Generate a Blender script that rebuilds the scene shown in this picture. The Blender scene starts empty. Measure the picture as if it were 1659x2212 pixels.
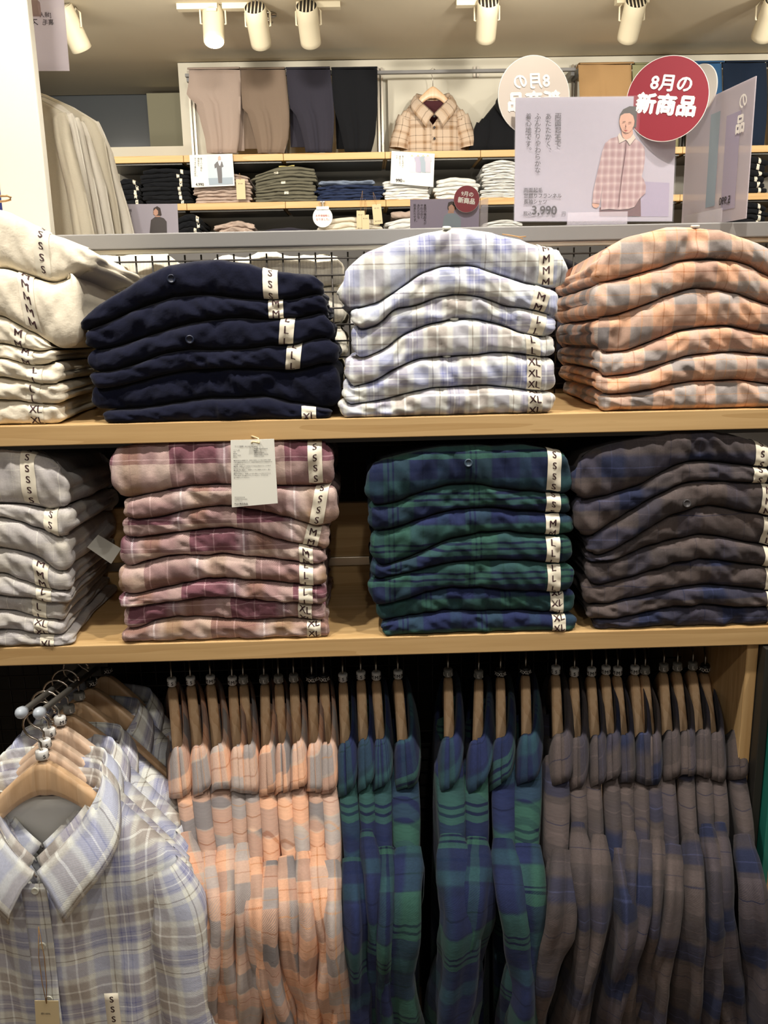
import bpy, bmesh, math, random
from mathutils import Vector, Matrix, noise
import numpy as np
PI = math.pi
SC = bpy.context.scene
COL = SC.collection
random.seed(7)

# ------------------------------------------------------------------ camera
EYE = 1.45
F = 1900.0
cam_d = bpy.data.cameras.new('camera')
cam_d.sensor_fit = 'VERTICAL'; cam_d.sensor_height = 24.0
cam_d.lens = 24.0 * F / 2212.0
cam_d.clip_start = 0.02
cam = bpy.data.objects.new('camera', cam_d); COL.objects.link(cam)
RC = (Matrix.Rotation(math.radians(-1.1), 4, 'Z') @ Matrix.Rotation(math.radians(90 - 13.5), 4, 'X')
      @ Matrix.Rotation(math.radians(-1.18), 4, 'Z'))
cam.matrix_world = Matrix.Translation((0, 0, EYE)) @ RC
SC.camera = cam
# ------------------------------------------------------------------ world + exposure
w = bpy.data.worlds.new('shop_ambient'); SC.world = w; w.use_nodes = True
w.node_tree.nodes['Background'].inputs[0].default_value = (1.0, 0.93, 0.82, 1)
w.node_tree.nodes['Background'].inputs[1].default_value = 0.16
SC.view_settings.view_transform = 'Standard'; SC.view_settings.look = 'None'
SC.view_settings.gamma = 1.0; SC.view_settings.exposure = 0.14
SC.view_settings.use_curve_mapping = False
SC.cycles.use_denoising = True
SC.cycles.max_bounces = 6
SC.cycles.transparent_max_bounces = 12
SC.cycles.caustics_reflective = False; SC.cycles.caustics_refractive = False

def spot(name, loc, target, power, size=70, rad=0.03, col=(1.0, 0.94, 0.84), blend=0.6):
    d = bpy.data.lights.new(name, 'SPOT'); d.energy = power; d.spot_size = math.radians(size)
    d.spot_blend = blend; d.shadow_soft_size = rad; d.color = col
    o = bpy.data.objects.new(name, d); COL.objects.link(o); o.location = loc
    o.rotation_euler = (Vector(target) - Vector(loc)).to_track_quat('-Z', 'Y').to_euler()
    return o
def area(name, loc, target, power, sx, sy, col=(1.0, 0.94, 0.84)):
    d = bpy.data.lights.new(name, 'AREA'); d.energy = power; d.shape = 'RECTANGLE'; d.size = sx; d.size_y = sy; d.color = col
    o = bpy.data.objects.new(name, d); COL.objects.link(o); o.location = loc
    o.rotation_euler = (Vector(target) - Vector(loc)).to_track_quat('-Z', 'Y').to_euler()
    return o
CEIL = 2.62
KEYS = [(-0.95, 0.86, 50), (-0.30, 0.90, 50), (0.35, 0.88, 50), (0.95, 0.90, 50)]
for i, (x, y, p) in enumerate(KEYS):
    spot('aisle_spot_and_fill', (x, y, CEIL - 0.12), (x * 0.9, 1.3, 1.05), p, 80, 0.02)
for i, (x, y, p) in enumerate([(-0.9, -0.35, 14), (0.1, -0.4, 14), (0.9, -0.35, 14)]):  # frontal fill added behind the camera to lift the pile fronts
    spot('aisle_spot_and_fill', (x, y, CEIL - 0.12), (x * 0.6, 1.3, 0.9), p, 75, 0.03)
for x in (-1.9, -0.7, 0.6, 1.9, 3.0):
    spot('wall_spot_and_fill', (x, 3.0, CEIL - 0.15), (x, 4.6, 1.9), 50, 95, 0.04)
for x in (-1.0, -0.35, 0.5):  # added fill, brightens the knits behind the wire grid
    spot('added_knit_fill', (x, 2.05, CEIL - 0.15), (x, 1.65, 1.35), 42, 70, 0.04)
spot('added_mid_fill', (-1.5, 0.9, CEIL - .12), (-1.05, 2.2, 1.75), 7, 60, .03)  # four fill spots added to brighten pillar, sweatshirts and rear signs
spot('added_mid_fill', (-0.6, 1.0, CEIL - .12), (-1.0, 2.3, 1.7), 30, 60, .03)
spot('added_mid_fill', (-0.5, 1.2, CEIL - .12), (-0.7, 2.7, 1.55), 36, 50, .03)
spot('added_mid_fill', (0.3, 1.1, CEIL - .12), (0.2, 2.7, 1.55), 40, 60, .03)
for x in (-1.6, -.2, 1.2, 2.6): spot('wall_spot_and_fill', (x, 2.0, CEIL - .12), (x + .1, 4.6, 1.75), 34, 75, .05)  # extra fill added for the dark panel of the far wall
area('added_room_fill', (0, -1.2, CEIL - 0.03), (0, -0.2, 0.5), 9, 3.0, 1.0)  # unseen area fill for the aisle, stands for no fixture
area('added_ceiling_fill', (0.0, 2.78, 1.67), (0.0, 2.95, 3), 30, 4.0, 0.25)  # invented upward fill that brightens the ceiling, hidden behind the rail

# ------------------------------------------------------------------ pixel -> point
def ray(px, py):
    return (RC @ Vector(((px - 829.5) / F, -(py - 1106.0) / F, -1.0)))
def at(px, py, Y):
    d = ray(px, py); k = Y / d.y
    return Vector((d.x * k, Y, EYE + d.z * k))
def atz(px, py, z):
    d = ray(px, py); k = (z - EYE) / d.z
    return Vector((d.x * k, d.y * k, z))

# ------------------------------------------------------------------ object helpers
def tag(o, label=None, cat=None, group=None, kind=None):
    if label: o['label'] = label
    if cat: o['category'] = cat
    if group: o['group'] = group
    if kind: o['kind'] = kind
    return o
def empty(name, loc=(0, 0, 0), label=None, cat=None, group=None, rz=0):
    o = bpy.data.objects.new(name, None); COL.objects.link(o); o.location = loc
    o.rotation_euler = (0, 0, rz); o.empty_display_size = 0.02
    return tag(o, label, cat, group)
class MB:
    def __init__(s): s.v = []; s.f = []; s.uv = []; s.mi = []
    def add(s, verts, faces, uvs=None, mi=0):
        b = len(s.v); s.v += [tuple(p) for p in verts]
        for k, f in enumerate(faces):
            s.f.append([b + i for i in f]); s.mi.append(mi)
            s.uv.append(uvs[k] if uvs else None)
    def box(s, x0, y0, z0, x1, y1, z1, mi=0):
        v = [(x0,y0,z0),(x1,y0,z0),(x1,y1,z0),(x0,y1,z0),(x0,y0,z1),(x1,y0,z1),(x1,y1,z1),(x0,y1,z1)]
        f = [(0,3,2,1),(4,5,6,7),(0,1,5,4),(1,2,6,5),(2,3,7,6),(3,0,4,7)]
        s.add(v, f, None, mi)
    def tube(s, pts, r, n=8, cap=True, mi=0, rb=None, up=None):
        pts = [Vector(p) for p in pts]; N = len(pts); vs = []
        prev = None
        for i, p in enumerate(pts):
            t = (pts[min(i + 1, N - 1)] - pts[max(i - 1, 0)]).normalized()
            if prev is None:
                a = Vector(up) if up else (Vector((0, 0, 1)) if abs(t.z) < .9 else Vector((1, 0, 0)))
            else: a = prev
            b = t.cross(a).normalized(); a = b.cross(t).normalized(); prev = a
            ra = r[i] if isinstance(r, (list, tuple)) else r
            rbb = (rb[i] if isinstance(rb, (list, tuple)) else rb) if rb is not None else ra
            for k in range(n):
                q = 2 * PI * k / n
                vs.append(p + a * (ra * math.cos(q)) + b * (rbb * math.sin(q)))
        fs = []
        for i in range(N - 1):
            for k in range(n):
                fs.append((i*n+k, i*n+(k+1) % n, (i+1)*n+(k+1) % n, (i+1)*n+k))
        if cap:
            fs.append(tuple(range(n-1, -1, -1))); fs.append(tuple((N-1)*n+k for k in range(n)))
        s.add(vs, fs, None, mi)
    def grid(s, P, uvf=None, mi=0, flip=False):
        R = len(P); C_ = len(P[0]); vs = [p for row in P for p in row]; fs = []; uvs = []
        for i in range(R-1):
            for j in range(C_-1):
                idx = [(i, j), (i, j+1), (i+1, j+1), (i+1, j)]
                if flip: idx.reverse()
                fs.append([a*C_+b for a, b in idx])
                uvs.append([uvf[a][b] for a, b in idx] if uvf else None)
        s.add(vs, fs, uvs if uvf else None, mi)
    def build(s, name, mat, parent=None, smooth=True, bevel=0, solid=0, sub=0, sharp=None):
        me = bpy.data.meshes.new(name); me.from_pydata(s.v, [], s.f)
        mats = mat if isinstance(mat, (list, tuple)) else [mat]
        for m in mats: me.materials.append(m)
        if any(s.mi): me.polygons.foreach_set('material_index', s.mi)
        if any(u is not None for u in s.uv):
            ul = me.uv_layers.new(name='UVMap'); flat = []
            for f, u in zip(s.f, s.uv):
                if u is None: flat += [0.0] * (2 * len(f))
                else:
                    for q in u: flat += [q[0], q[1]]
            ul.data.foreach_set('uv', flat)
        me.polygons.foreach_set('use_smooth', [smooth] * len(me.polygons))
        me.validate(); me.update()
        o = bpy.data.objects.new(name, me); COL.objects.link(o)
        if smooth and sharp: 
            try: me.set_sharp_from_angle(angle=math.radians(sharp))
            except Exception: pass
        if solid:
            m = o.modifiers.new('s', 'SOLIDIFY'); m.thickness = solid; m.offset = 0
        if bevel:
            m = o.modifiers.new('b', 'BEVEL'); m.width = bevel; m.segments = 2; m.limit_method = 'ANGLE'
        if sub:
            m = o.modifiers.new('u', 'SUBSURF'); m.levels = sub; m.render_levels = sub
        if parent: o.parent = parent
        return o
def boxo(name, mat, x0, y0, z0, x1, y1, z1, parent=None, bevel=0.001):
    m = MB(); m.box(x0, y0, z0, x1, y1, z1); return m.build(name, mat, parent, smooth=False, bevel=bevel)
def nz(x, y, z=0.0): return noise.noise(Vector((x, y, z)))
def interp(pts, x):
    if x <= pts[0][0]: 
        return pts[0][1]
    for (a, b), (c, d) in zip(pts, pts[1:]):
        if x <= c:
            t = (x - a) / (c - a) if c > a else 0
            return b + (d - b) * t
    return pts[-1][1]
def smooth_curve(pts, xs, r=0.006):
    return [sum(interp(pts, x + d * r) for d in (-1.5, -.75, 0, .75, 1.5)) / 5 for x in xs]

# ------------------------------------------------------------------ materials
def srgb(h):
    h = h.lstrip('#'); c = [int(h[i:i+2], 16) / 255 for i in (0, 2, 4)]
    return tuple(x / 12.92 if x <= .04045 else ((x + .055) / 1.055) ** 2.4 for x in c) + (1,)
def newmat(name):
    m = bpy.data.materials.new(name); m.use_nodes = True
    return m, m.node_tree, m.node_tree.nodes['Principled BSDF']
def solid(name, h, rough=.6, metal=0, emit=0, **kw):
    m, nt, b = newmat(name); b.inputs['Base Color'].default_value = srgb(h)
    b.inputs['Roughness'].default_value = rough; b.inputs['Metallic'].default_value = metal
    if emit:
        b.inputs['Emission Color'].default_value = srgb(h); b.inputs['Emission Strength'].default_value = emit
    for k, v in kw.items(): b.inputs[k.replace('_', ' ')].default_value = v
    return m
def mth(nt, op, a, b=None, c=None):
    n = nt.nodes.new('ShaderNodeMath'); n.operation = op
    for i, v in enumerate((a, b, c)):
        if v is None: continue
        if isinstance(v, (int, float)): n.inputs[i].default_value = v
        else: nt.links.new(v, n.inputs[i])
    return n.outputs[0]
def ramp(nt, val, stops, mode='LINEAR'):
    n = nt.nodes.new('ShaderNodeValToRGB'); cr = n.color_ramp; cr.interpolation = mode
    stops = sorted(stops, key=lambda s: s[0])
    while len(cr.elements) < len(stops): cr.elements.new(.5)
    for e, (p, c) in zip(cr.elements, stops): e.position = p; e.color = srgb(c) if isinstance(c, str) else c
    nt.links.new(val, n.inputs[0]); return n.outputs[0]
def mixc(nt, f, a, b, typ='MIX'):
    n = nt.nodes.new('ShaderNodeMix'); n.data_type = 'RGBA'; n.blend_type = typ
    for s, v in ((n.inputs[0], f), (n.inputs[6], a), (n.inputs[7], b)):
        if isinstance(v, (int, float)): s.default_value = v
        elif isinstance(v, tuple): s.default_value = v
        else: nt.links.new(v, s)
    return n.outputs[2]
def noise_n(nt, vec, scale, detail=2, rough=.5):
    n = nt.nodes.new('ShaderNodeTexNoise'); n.inputs['Scale'].default_value = scale
    n.inputs['Detail'].default_value = detail; n.inputs['Roughness'].default_value = rough
    if vec is not None: nt.links.new(vec, n.inputs['Vector'])
    return n.outputs['Fac']
def bump(nt, b, h, strength, dist):
    n = nt.nodes.new('ShaderNodeBump'); n.inputs['Strength'].default_value = strength
    n.inputs['Distance'].default_value = dist; nt.links.new(h, n.inputs['Height']); nt.links.new(n.outputs[0], b.inputs['Normal'])
def blocks(base, bands, lines, soft=0.012):
    """bands: (start,end,colour) ; lines: (pos,width,colour) -> ramp stops over one repeat"""
    marks = []
    def col_at(t):
        c = base
        for a, b, cc in bands:
            if a <= t < b: c = cc
        return c
    edges = sorted(set([0.0] + [a for a, b, c in bands] + [b for a, b, c in bands if b < 1]))
    st = [(0.0, col_at(0.0))]
    for e in edges:
        if e <= 0: continue
        st.append((e - soft / 2, col_at(e - 1e-4))); st.append((min(e + soft / 2, .9995), col_at(e + 1e-4)))
    for p, wd, c in lines:
        st = [s for s in st if not (p - wd/2 - .002 < s[0] < p + wd/2 + .002)]
        st += [(p - wd/2 - .002, col_at(p)), (p - wd/2, c), (p + wd/2, c), (p + wd/2 + .002, col_at(p))]
    return [(min(max(a, 0), 1), c) for a, c in sorted(st)][:32]
def fabric(name, base, warp=None, weft=None, pu=.1, pv=.1, twill=.0017, tw=.5, fuzz=.12, sheen=.06, bmp=.4, wf=.5):
    m, nt, b = newmat(name)
    uvn = nt.nodes.new('ShaderNodeUVMap'); sp = nt.nodes.new('ShaderNodeSeparateXYZ')
    nt.links.new(uvn.outputs[0], sp.inputs[0]); U, V = sp.outputs[0], sp.outputs[1]
    tc = nt.nodes.new('ShaderNodeTexCoord')
    diag = mth(nt, 'SINE', mth(nt, 'MULTIPLY', mth(nt, 'ADD', U, V), 2 * PI / twill))
    if warp:
        # slight wobble so the stripes are woven, not ruled
        wob = mth(nt, 'MULTIPLY', mth(nt, 'SUBTRACT', noise_n(nt, uvn.outputs[0], 40, 1), .5), .0022)
        u = mth(nt, 'FRACT', mth(nt, 'DIVIDE', mth(nt, 'ADD', U, wob), pu))
        v = mth(nt, 'FRACT', mth(nt, 'DIVIDE', mth(nt, 'ADD', V, wob), pv))
        ca = ramp(nt, u, warp); cb = ramp(nt, v, weft or warp)
        fac = mth(nt, 'ADD', mth(nt, 'MULTIPLY', diag, tw * .5), wf)
        col = mixc(nt, fac, ca, cb)
    else:
        col = mixc(nt, 0.0, srgb(base), srgb(base))
    mot = noise_n(nt, uvn.outputs[0], 420, 2, .7)
    g = mth(nt, 'ADD', mth(nt, 'MULTIPLY', mth(nt, 'SUBTRACT', mot, .5), fuzz * 3), 1.0)
    cm = nt.nodes.new('ShaderNodeVectorMath'); cm.operation = 'SCALE'
    nt.links.new(col, cm.inputs[0]); nt.links.new(g, cm.inputs['Scale'])
    nt.links.new(cm.outputs[0], b.inputs['Base Color'])
    b.inputs['Roughness'].default_value = .92; b.inputs['Specular IOR Level'].default_value = .15
    b.inputs['Sheen Weight'].default_value = sheen; b.inputs['Sheen Roughness'].default_value = .5
    h = mth(nt, 'ADD', mth(nt, 'MULTIPLY', diag, .07 if warp else .02), mth(nt, 'MULTIPLY', noise_n(nt, uvn.outputs[0], 90, 4, .6), 1.6))
    bump(nt, b, h, bmp, .0016)
    return m
M = {}
# cream / lavender-blue plaid
BL = blocks('#e6e8e2', [(.16,.40,'#a3a6c2'), (.46,.72,'#b2aaa4'), (.80,.94,'#b9bed2')],
            [(.06,.012,'#8f8778'), (.20,.012,'#7076aa'), (.26,.012,'#e9ecf2'), (.32,.012,'#7076aa'), (.59,.025,'#f2f2ee'), (.87,.012,'#8086b4')], .03)
M['blue'] = fabric('blue_plaid_flannel', None, BL, BL, .105, .115, tw=.35)
OR = blocks('#bfae9f', [(.0,.24,'#d6a588'), (.25,.5,'#7e7878'), (.5,.75,'#d9aa8c'), (.75,.98,'#ada29d')],
            [(.12,.010,'#b06a3c'), (.62,.010,'#b87848'), (.87,.008,'#c79a72')], .012)
M['orange'] = fabric('orange_grey_plaid_flannel', None, OR, OR, .122, .118, tw=.6)
PK = blocks('#ccb6ac', [(.0,.42,'#78505a'), (.42,.52,'#ae989c'), (.58,.74,'#9c8068'), (.74,.88,'#b89e98')],
            [(.05,.010,'#b8969c'), (.21,.010,'#b8969c'), (.48,.014,'#eadfe4'), (.65,.008,'#8a6a58')], .05)
M['pink'] = fabric('mauve_plaid_flannel', None, PK, PK, .165, .125, tw=.55, twill=.0022)
GR = blocks('#1e2642', [(.0,.32,'#2f5048'), (.34,.62,'#232b4e'), (.66,.80,'#28414e')],
            [(.06,.02,'#10182e'), (.12,.02,'#10182e'), (.48,.012,'#151b36'), (.90,.03,'#17203e')], .02)
M['green'] = fabric('green_navy_tartan_flannel', None, GR, GR, .120, .150, wf=.68, tw=.35, fuzz=.2)
BR = blocks('#484140', [(.0,.36,'#584e4c'), (.38,.66,'#262b42'), (.72,.9,'#453f41')],
            [(.17,.008,'#2a2c40'), (.51,.010,'#3a4060'), (.82,.008,'#544b4c')], .06)
M['brown'] = fabric('brown_navy_plaid_flannel', None, BR, BR, .130, .125, wf=.66, tw=.3, fuzz=.2)
GY = blocks('#bab5b2', [(.1,.5,'#b0abab'), (.6,.8,'#c4beb4')], [(.3,.012,'#dedbd2'), (.55,.008,'#d6d2c8'), (.85,.008,'#a6a0a0')], .06)
M['grey'] = fabric('grey_check_flannel', None, GY, GY, .085, .06, tw=.7)
M['navy'] = fabric('navy_flannel', '#0d1024', fuzz=.3, sheen=.1)
M['cream'] = fabric('cream_flannel', '#e6dcc8', fuzz=.06)
TN = blocks('#c9b49e', [(.06,.2,'#9a7c5e'), (.5,.62,'#b39476')], [(.13,.02,'#6a4a30'), (.34,.02,'#4c3c30'), (.56,.02,'#6a4a30'), (.8,.02,'#4c3c30')], .03)
M['tan_plaid'] = fabric('tan_brown_plaid', None, TN, TN, .13, .13, tw=.2)
M['tee_grey'] = fabric('light_grey_jersey', '#d2ccc0', fuzz=.05)
M['tee_beige'] = fabric('beige_grey_jersey', '#c0b8a6', fuzz=.05)
M['khaki'] = fabric('pinkish_khaki_cotton', '#a8968a', fuzz=.05, sheen=.05)
M['mocha'] = fabric('mocha_cotton', '#806f60', fuzz=.05, sheen=.05)
M['char'] = fabric('dark_slate_cotton', '#35333c', fuzz=.1, sheen=.05)
M['black'] = fabric('black_cotton', '#17181b', fuzz=.1, sheen=.05)
M['tanpant'] = fabric('camel_cotton', '#a8865c', fuzz=.05, sheen=.05)
M['olivepant'] = fabric('light_olive_cotton', '#8c8a68', fuzz=.05, sheen=.05)
M['bluepant'] = fabric('mid_blue_denim', '#345a80', fuzz=.2, sheen=.05)
M['navypant'] = fabric('dark_blue_denim', '#1c2738', fuzz=.2, sheen=.05)
M['olive'] = fabric('olive_grey_cotton', '#6a6656', fuzz=.1, sheen=.05)
M['denim'] = fabric('indigo_denim', '#2b3550', fuzz=.2, sheen=.05)
M['denim_l'] = fabric('washed_denim', '#7f8a9c', fuzz=.2, sheen=.05)
M['beige'] = fabric('pink_beige_cotton', '#b8a496', fuzz=.06, sheen=.05)
M['white'] = fabric('white_cotton', '#e4e2dc', fuzz=.03, sheen=.05)
ST = blocks('#e8e6e0', [(.0,.35,'#3c3c40')], [], .01)
M['stripe'] = fabric('striped_cotton', None, [(0, '#e8e6e0'), (1, '#e8e6e0')], ST, .02, .012, tw=0.0)
KN = blocks('#efe8d8', [(.0,.25,'#d8d0be')], [], .1)
M['knit'] = fabric('cream_rib_knit', None, KN, [(0, '#efe8d8'), (1, '#efe8d8')], .006, .02, tw=0.0)
M['maroon'] = fabric('maroon_lining', '#4c2a2e', fuzz=.05)

def wood(name, c1, c2, rough=.45, axis=0, scale=1.0, bmp=.15):
    m, nt, b = newmat(name)
    tc = nt.nodes.new('ShaderNodeTexCoord'); mp = nt.nodes.new('ShaderNodeMapping')
    s = [60 * scale] * 3; s[axis] = 2.2 * scale
    mp.inputs['Scale'].default_value = s; nt.links.new(tc.outputs['Object'], mp.inputs[0])
    n1 = noise_n(nt, mp.outputs[0], 1.6, 6, .62)
    mp2 = nt.nodes.new('ShaderNodeMapping'); s2 = [14 * scale] * 3; s2[axis] = .9 * scale; mp2.inputs['Scale'].default_value = s2
    nt.links.new(tc.outputs['Object'], mp2.inputs[0])
    n2 = noise_n(nt, mp2.outputs[0], 1.0, 3, .5)
    rings = mth(nt, 'FRACT', mth(nt, 'MULTIPLY', n2, 9))
    f = mth(nt, 'ADD', mth(nt, 'MULTIPLY', n1, .75), mth(nt, 'MULTIPLY', rings, .25))
    c = ramp(nt, f, [(.28, c1), (.72, c2)])
    nt.links.new(c, b.inputs['Base Color']); b.inputs['Roughness'].default_value = rough
    bump(nt, b, n1, bmp, .0008)
    return m
M['oak'] = wood('light_oak_veneer', '#b89462', '#d0ae7c', .45, 0)
M['oak_v'] = wood('oak_side_veneer', '#b08c5c', '#cdab7a', .45, 2)
M['oak_d'] = wood('rear_shelf_oak', '#c49a5c', '#deb67c', .5, 0, .5)
M['hanger'] = wood('lotus_wood', '#cfa67c', '#e6c49e', .35, 2, .8, .03)
M['hanger_p'] = wood('pale_beech', '#cfae92', '#e6cdb6', .35, 2, .8, .03)
M['chrome'] = solid('brushed_nickel', '#b8b0a4', .28, 1)
M['steel_d'] = solid('dark_grey_steel', '#55534f', .45, .6)
M['rail'] = solid('grey_painted_steel', '#7c7a78', .5, .1)
M['wire'] = solid('black_wire', '#3a3632', .4, .5)
M['post'] = solid('charcoal_post', '#35332f', .5, .3)
M['wallw'] = solid('warm_white_wall', '#d8d2c0', .8)
M['wallg'] = solid('grey_back_panel', '#8a867c', .8)
M['ceil'] = solid('ceiling_paint', '#cbbfa6', .9)
M['floor'] = wood('floor_wood', '#7a6248', '#93785a', .5, 1)
M['pillar'] = solid('white_pillar', '#e6e2d6', .6)
M['lampw'] = solid('ivory_lamp_shell', '#d9cdb0', .45)
M['lampi'] = solid('lamp_louvre_dark', '#26221e', .6)
M['lit'] = solid('lit_lamp_lens', '#fff6e6', .4, emit=9)
M['clipw'] = solid('white_clip', '#eceae6', .4)
M['clipg'] = solid('grey_clip', '#8c8a84', .4)
M['clipb'] = solid('black_clip', '#1c1c1c', .4)
M['ink'] = solid('maroon_black_ink', '#3a1c20', .7)
M['inkb'] = solid('black_ink', '#2a2426', .7)
M['inkw'] = solid('white_ink', '#f4f0ea', .6)
M['inkg'] = solid('grey_ink', '#3e383c', .7)
M['inkr'] = solid('red_ink', '#b03038', .7)
M['tape'] = solid('cream_size_tape', '#e6decb', .35)
M['paper'] = solid('white_card', '#efeee4', .7)
M['kraft'] = solid('kraft_card', '#d6c49c', .8)
M['string'] = solid('jute_string', '#a07c50', .8)
M['lav'] = solid('lavender_grey_print', '#b0aab6', .22)
M['lav2'] = solid('lavender_print_deep', '#a198ae', .22)
M['wine'] = solid('wine_red_disc', '#8c2634', .45)
M['discw'] = solid('disc_white_back', '#c6baae', .5)
M['edgew'] = solid('disc_white_edge', '#ece8e2', .5)
M['cyan'] = solid('pale_cyan_ink', '#9cc8cc', .6)
M['btn_n'] = solid('navy_button', '#1e2436', .3)
M['btn_g'] = solid('smoke_button', '#3a4a58', .3)
M['btn_w'] = solid('pearl_button', '#dcdcd0', .25)
M['btn_b'] = solid('brown_button', '#3c3a3c', .3)
M['bluebox'] = solid('cobalt_panel', '#27357c', .6)
M['skin'] = solid('printed_skin', '#c99c86', .4)
M['hair'] = solid('printed_hair', '#3a2c28', .4)
M['cap'] = solid('printed_beanie', '#4a4440', .4)
M['trou'] = solid('printed_trousers', '#6a4c50', .4)
M['dusk'] = solid('printed_dark_cloth', '#4a4444', .4)
M['sky1'] = solid('printed_pale_blue', '#b8c4cc', .4)
M['sky2'] = solid('printed_grey_blue', '#8e9ca8', .4)
M['cord'] = solid('yellow_cord', '#c8b870', .7)
def glassy(name, tint, alpha, rough=.05):
    m, nt, b = newmat(name)
    b.inputs['Base Color'].default_value = srgb(tint); b.inputs['Alpha'].default_value = alpha
    b.inputs['Roughness'].default_value = rough; b.inputs['Specular IOR Level'].default_value = .8
    return m
M['acryl'] = glassy('clear_acrylic', '#e8eaf0', .05)
M['acryl2'] = glassy('milky_acrylic', '#e0dae4', .30)
M['plasticclear'] = glassy('clear_plastic_tip', '#cfd8e4', .65, .1)
def sheer(name, h, alpha):
    m, nt, b = newmat(name); out = nt.nodes['Material Output']; nt.nodes.remove(b)
    d = nt.nodes.new('ShaderNodeBsdfDiffuse'); t = nt.nodes.new('ShaderNodeBsdfTranslucent'); tr = nt.nodes.new('ShaderNodeBsdfTransparent'); g = nt.nodes.new('ShaderNodeBsdfGlossy')
    d.inputs[0].default_value = t.inputs[0].default_value = srgb(h); g.inputs['Roughness'].default_value = .12
    a1 = nt.nodes.new('ShaderNodeMixShader'); a1.inputs[0].default_value = .5; nt.links.new(d.outputs[0], a1.inputs[1]); nt.links.new(t.outputs[0], a1.inputs[2])
    a2 = nt.nodes.new('ShaderNodeMixShader'); a2.inputs[0].default_value = alpha; nt.links.new(tr.outputs[0], a2.inputs[1]); nt.links.new(a1.outputs[0], a2.inputs[2])
    a3 = nt.nodes.new('ShaderNodeMixShader'); a3.inputs[0].default_value = .05; nt.links.new(a2.outputs[0], a3.inputs[1]); nt.links.new(g.outputs[0], a3.inputs[2])
    nt.links.new(a3.outputs[0], out.inputs[0]); return m
M['printthru'] = sheer('translucent_print', '#dcd4dc', .72)
M['glassd'] = solid('dark_glass_partition', '#55585a', .15)
M['teal'] = solid('teal_glass_edge', '#2a7a6c', .15)
PKP = [(0, '#9a7c80'), (.25, '#ad9292'), (.5, '#c6b2b0'), (.75, '#a4888a'), (1, '#9a7c80')]
M['print_plaid'] = fabric('printed_plaid', None, PKP, PKP, .011, .013, tw=0.0, fuzz=.02, sheen=0, bmp=0)

# ------------------------------------------------------------------ lettering
_G = {}
def glyph(txt, bold=.0, fine=False):
    """flat mesh of a text, unit height ~1, centred; returns (verts2d, faces, width)"""
    k = (txt, bold, fine)
    if k in _G: return _G[k]
    cu = bpy.data.curves.new('t', 'FONT'); cu.body = txt; cu.size = 1.0; cu.resolution_u = 3
    cu.fill_mode = 'FRONT'
    o = bpy.data.objects.new('t', cu); COL.objects.link(o)
    bpy.context.view_layer.update()
    dg = bpy.context.evaluated_depsgraph_get(); me = bpy.data.meshes.new_from_object(o.evaluated_get(dg))
    if fine and len(me.vertices):
        bm = bmesh.new(); bm.from_mesh(me); bmesh.ops.triangulate(bm, faces=bm.faces[:])
        for _ in range(3):
            ed = [e for e in bm.edges if e.calc_length() > .16]
            if ed: bmesh.ops.subdivide_edges(bm, edges=ed, cuts=1); bmesh.ops.triangulate(bm, faces=bm.faces[:])
        bm.to_mesh(me); bm.free()
    vs = [(v.co.x, v.co.y) for v in me.vertices]; fs = [tuple(p.vertices) for p in me.polygons]
    bpy.data.objects.remove(o); bpy.data.curves.remove(cu); bpy.data.meshes.remove(me)
    if vs:
        x0 = min(v[0] for v in vs); x1 = max(v[0] for v in vs); y0 = min(v[1] for v in vs); y1 = max(v[1] for v in vs)
        cx, cy = (x0+x1)/2, (y0+y1)/2
        vs = [(a-cx, b-cy) for a, b in vs]; r = (vs, fs, x1-x0, y1-y0)
    else: r = (vs, fs, 0, 0)
    _G[k] = r; return r
def text_to(mb, txt, o, ex, ey, h, bold=.0, wscale=1.0, by_height=True, mi=0, mirror=False):
    """place text centred at o, ex/ey unit vectors, h = glyph height"""
    vs, fs, tw_, th_ = glyph(txt, bold)
    if not vs: return 0
    s = h / th_ if by_height else h
    o = Vector(o); ex = Vector(ex); ey = Vector(ey)
    if mirror: ex = -ex
    nn_ = ex.cross(ey) * (-1 if mirror else 1)
    for kk, q in enumerate(((0, 0),) if bold < .005 else ((-bold, 0), (bold, 0), (0, -bold), (0, bold))):
        mb.add([o + nn_*(kk*.00007) + ex*((a + q[0])*s*wscale) + ey*((b + q[1])*s) for a, b in vs], fs, None, mi)
    return tw_ * s * wscale
# ------------------------------------------------------------------ folded garments
def perimeter(xl, xr, yf, yb, r, nx, ny):
    """closed outline of a rounded rectangle in plan: (x, y, nx, ny)"""
    P = []
    for i in range(nx): t = i / (nx - 1); P.append((xl + r + (xr - xl - 2*r) * t, yf, 0, -1))
    for i in range(1, 4): a = i / 4 * PI/2; P.append((xr - r + r*math.sin(a), yf + r - r*math.cos(a), math.sin(a), -math.cos(a)))
    for i in range(ny): t = i / (ny - 1); P.append((xr, yf + r + (yb - yf - 2*r) * t, 1, 0))
    for i in range(1, 4): a = i / 4 * PI/2; P.append((xr - r + r*math.cos(a), yb - r + r*math.sin(a), math.cos(a), math.sin(a)))
    nb = max(6, nx // 3)
    for i in range(nb): t = i / (nb - 1); P.append((xr - r - (xr - xl - 2*r) * t, yb, 0, 1))
    for i in range(1, 4): a = i / 4 * PI/2; P.append((xl + r - r*math.sin(a), yb - r + r*math.cos(a), -math.sin(a), math.cos(a)))
    for i in range(ny): t = i / (ny - 1); P.append((xl, yb - r - (yb - yf - 2*r) * t, -1, 0))
    for i in range(1, 4): a = i / 4 * PI/2; P.append((xl + r - r*math.cos(a), yf + r - r*math.sin(a), -math.cos(a), -math.sin(a)))
    return P
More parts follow.
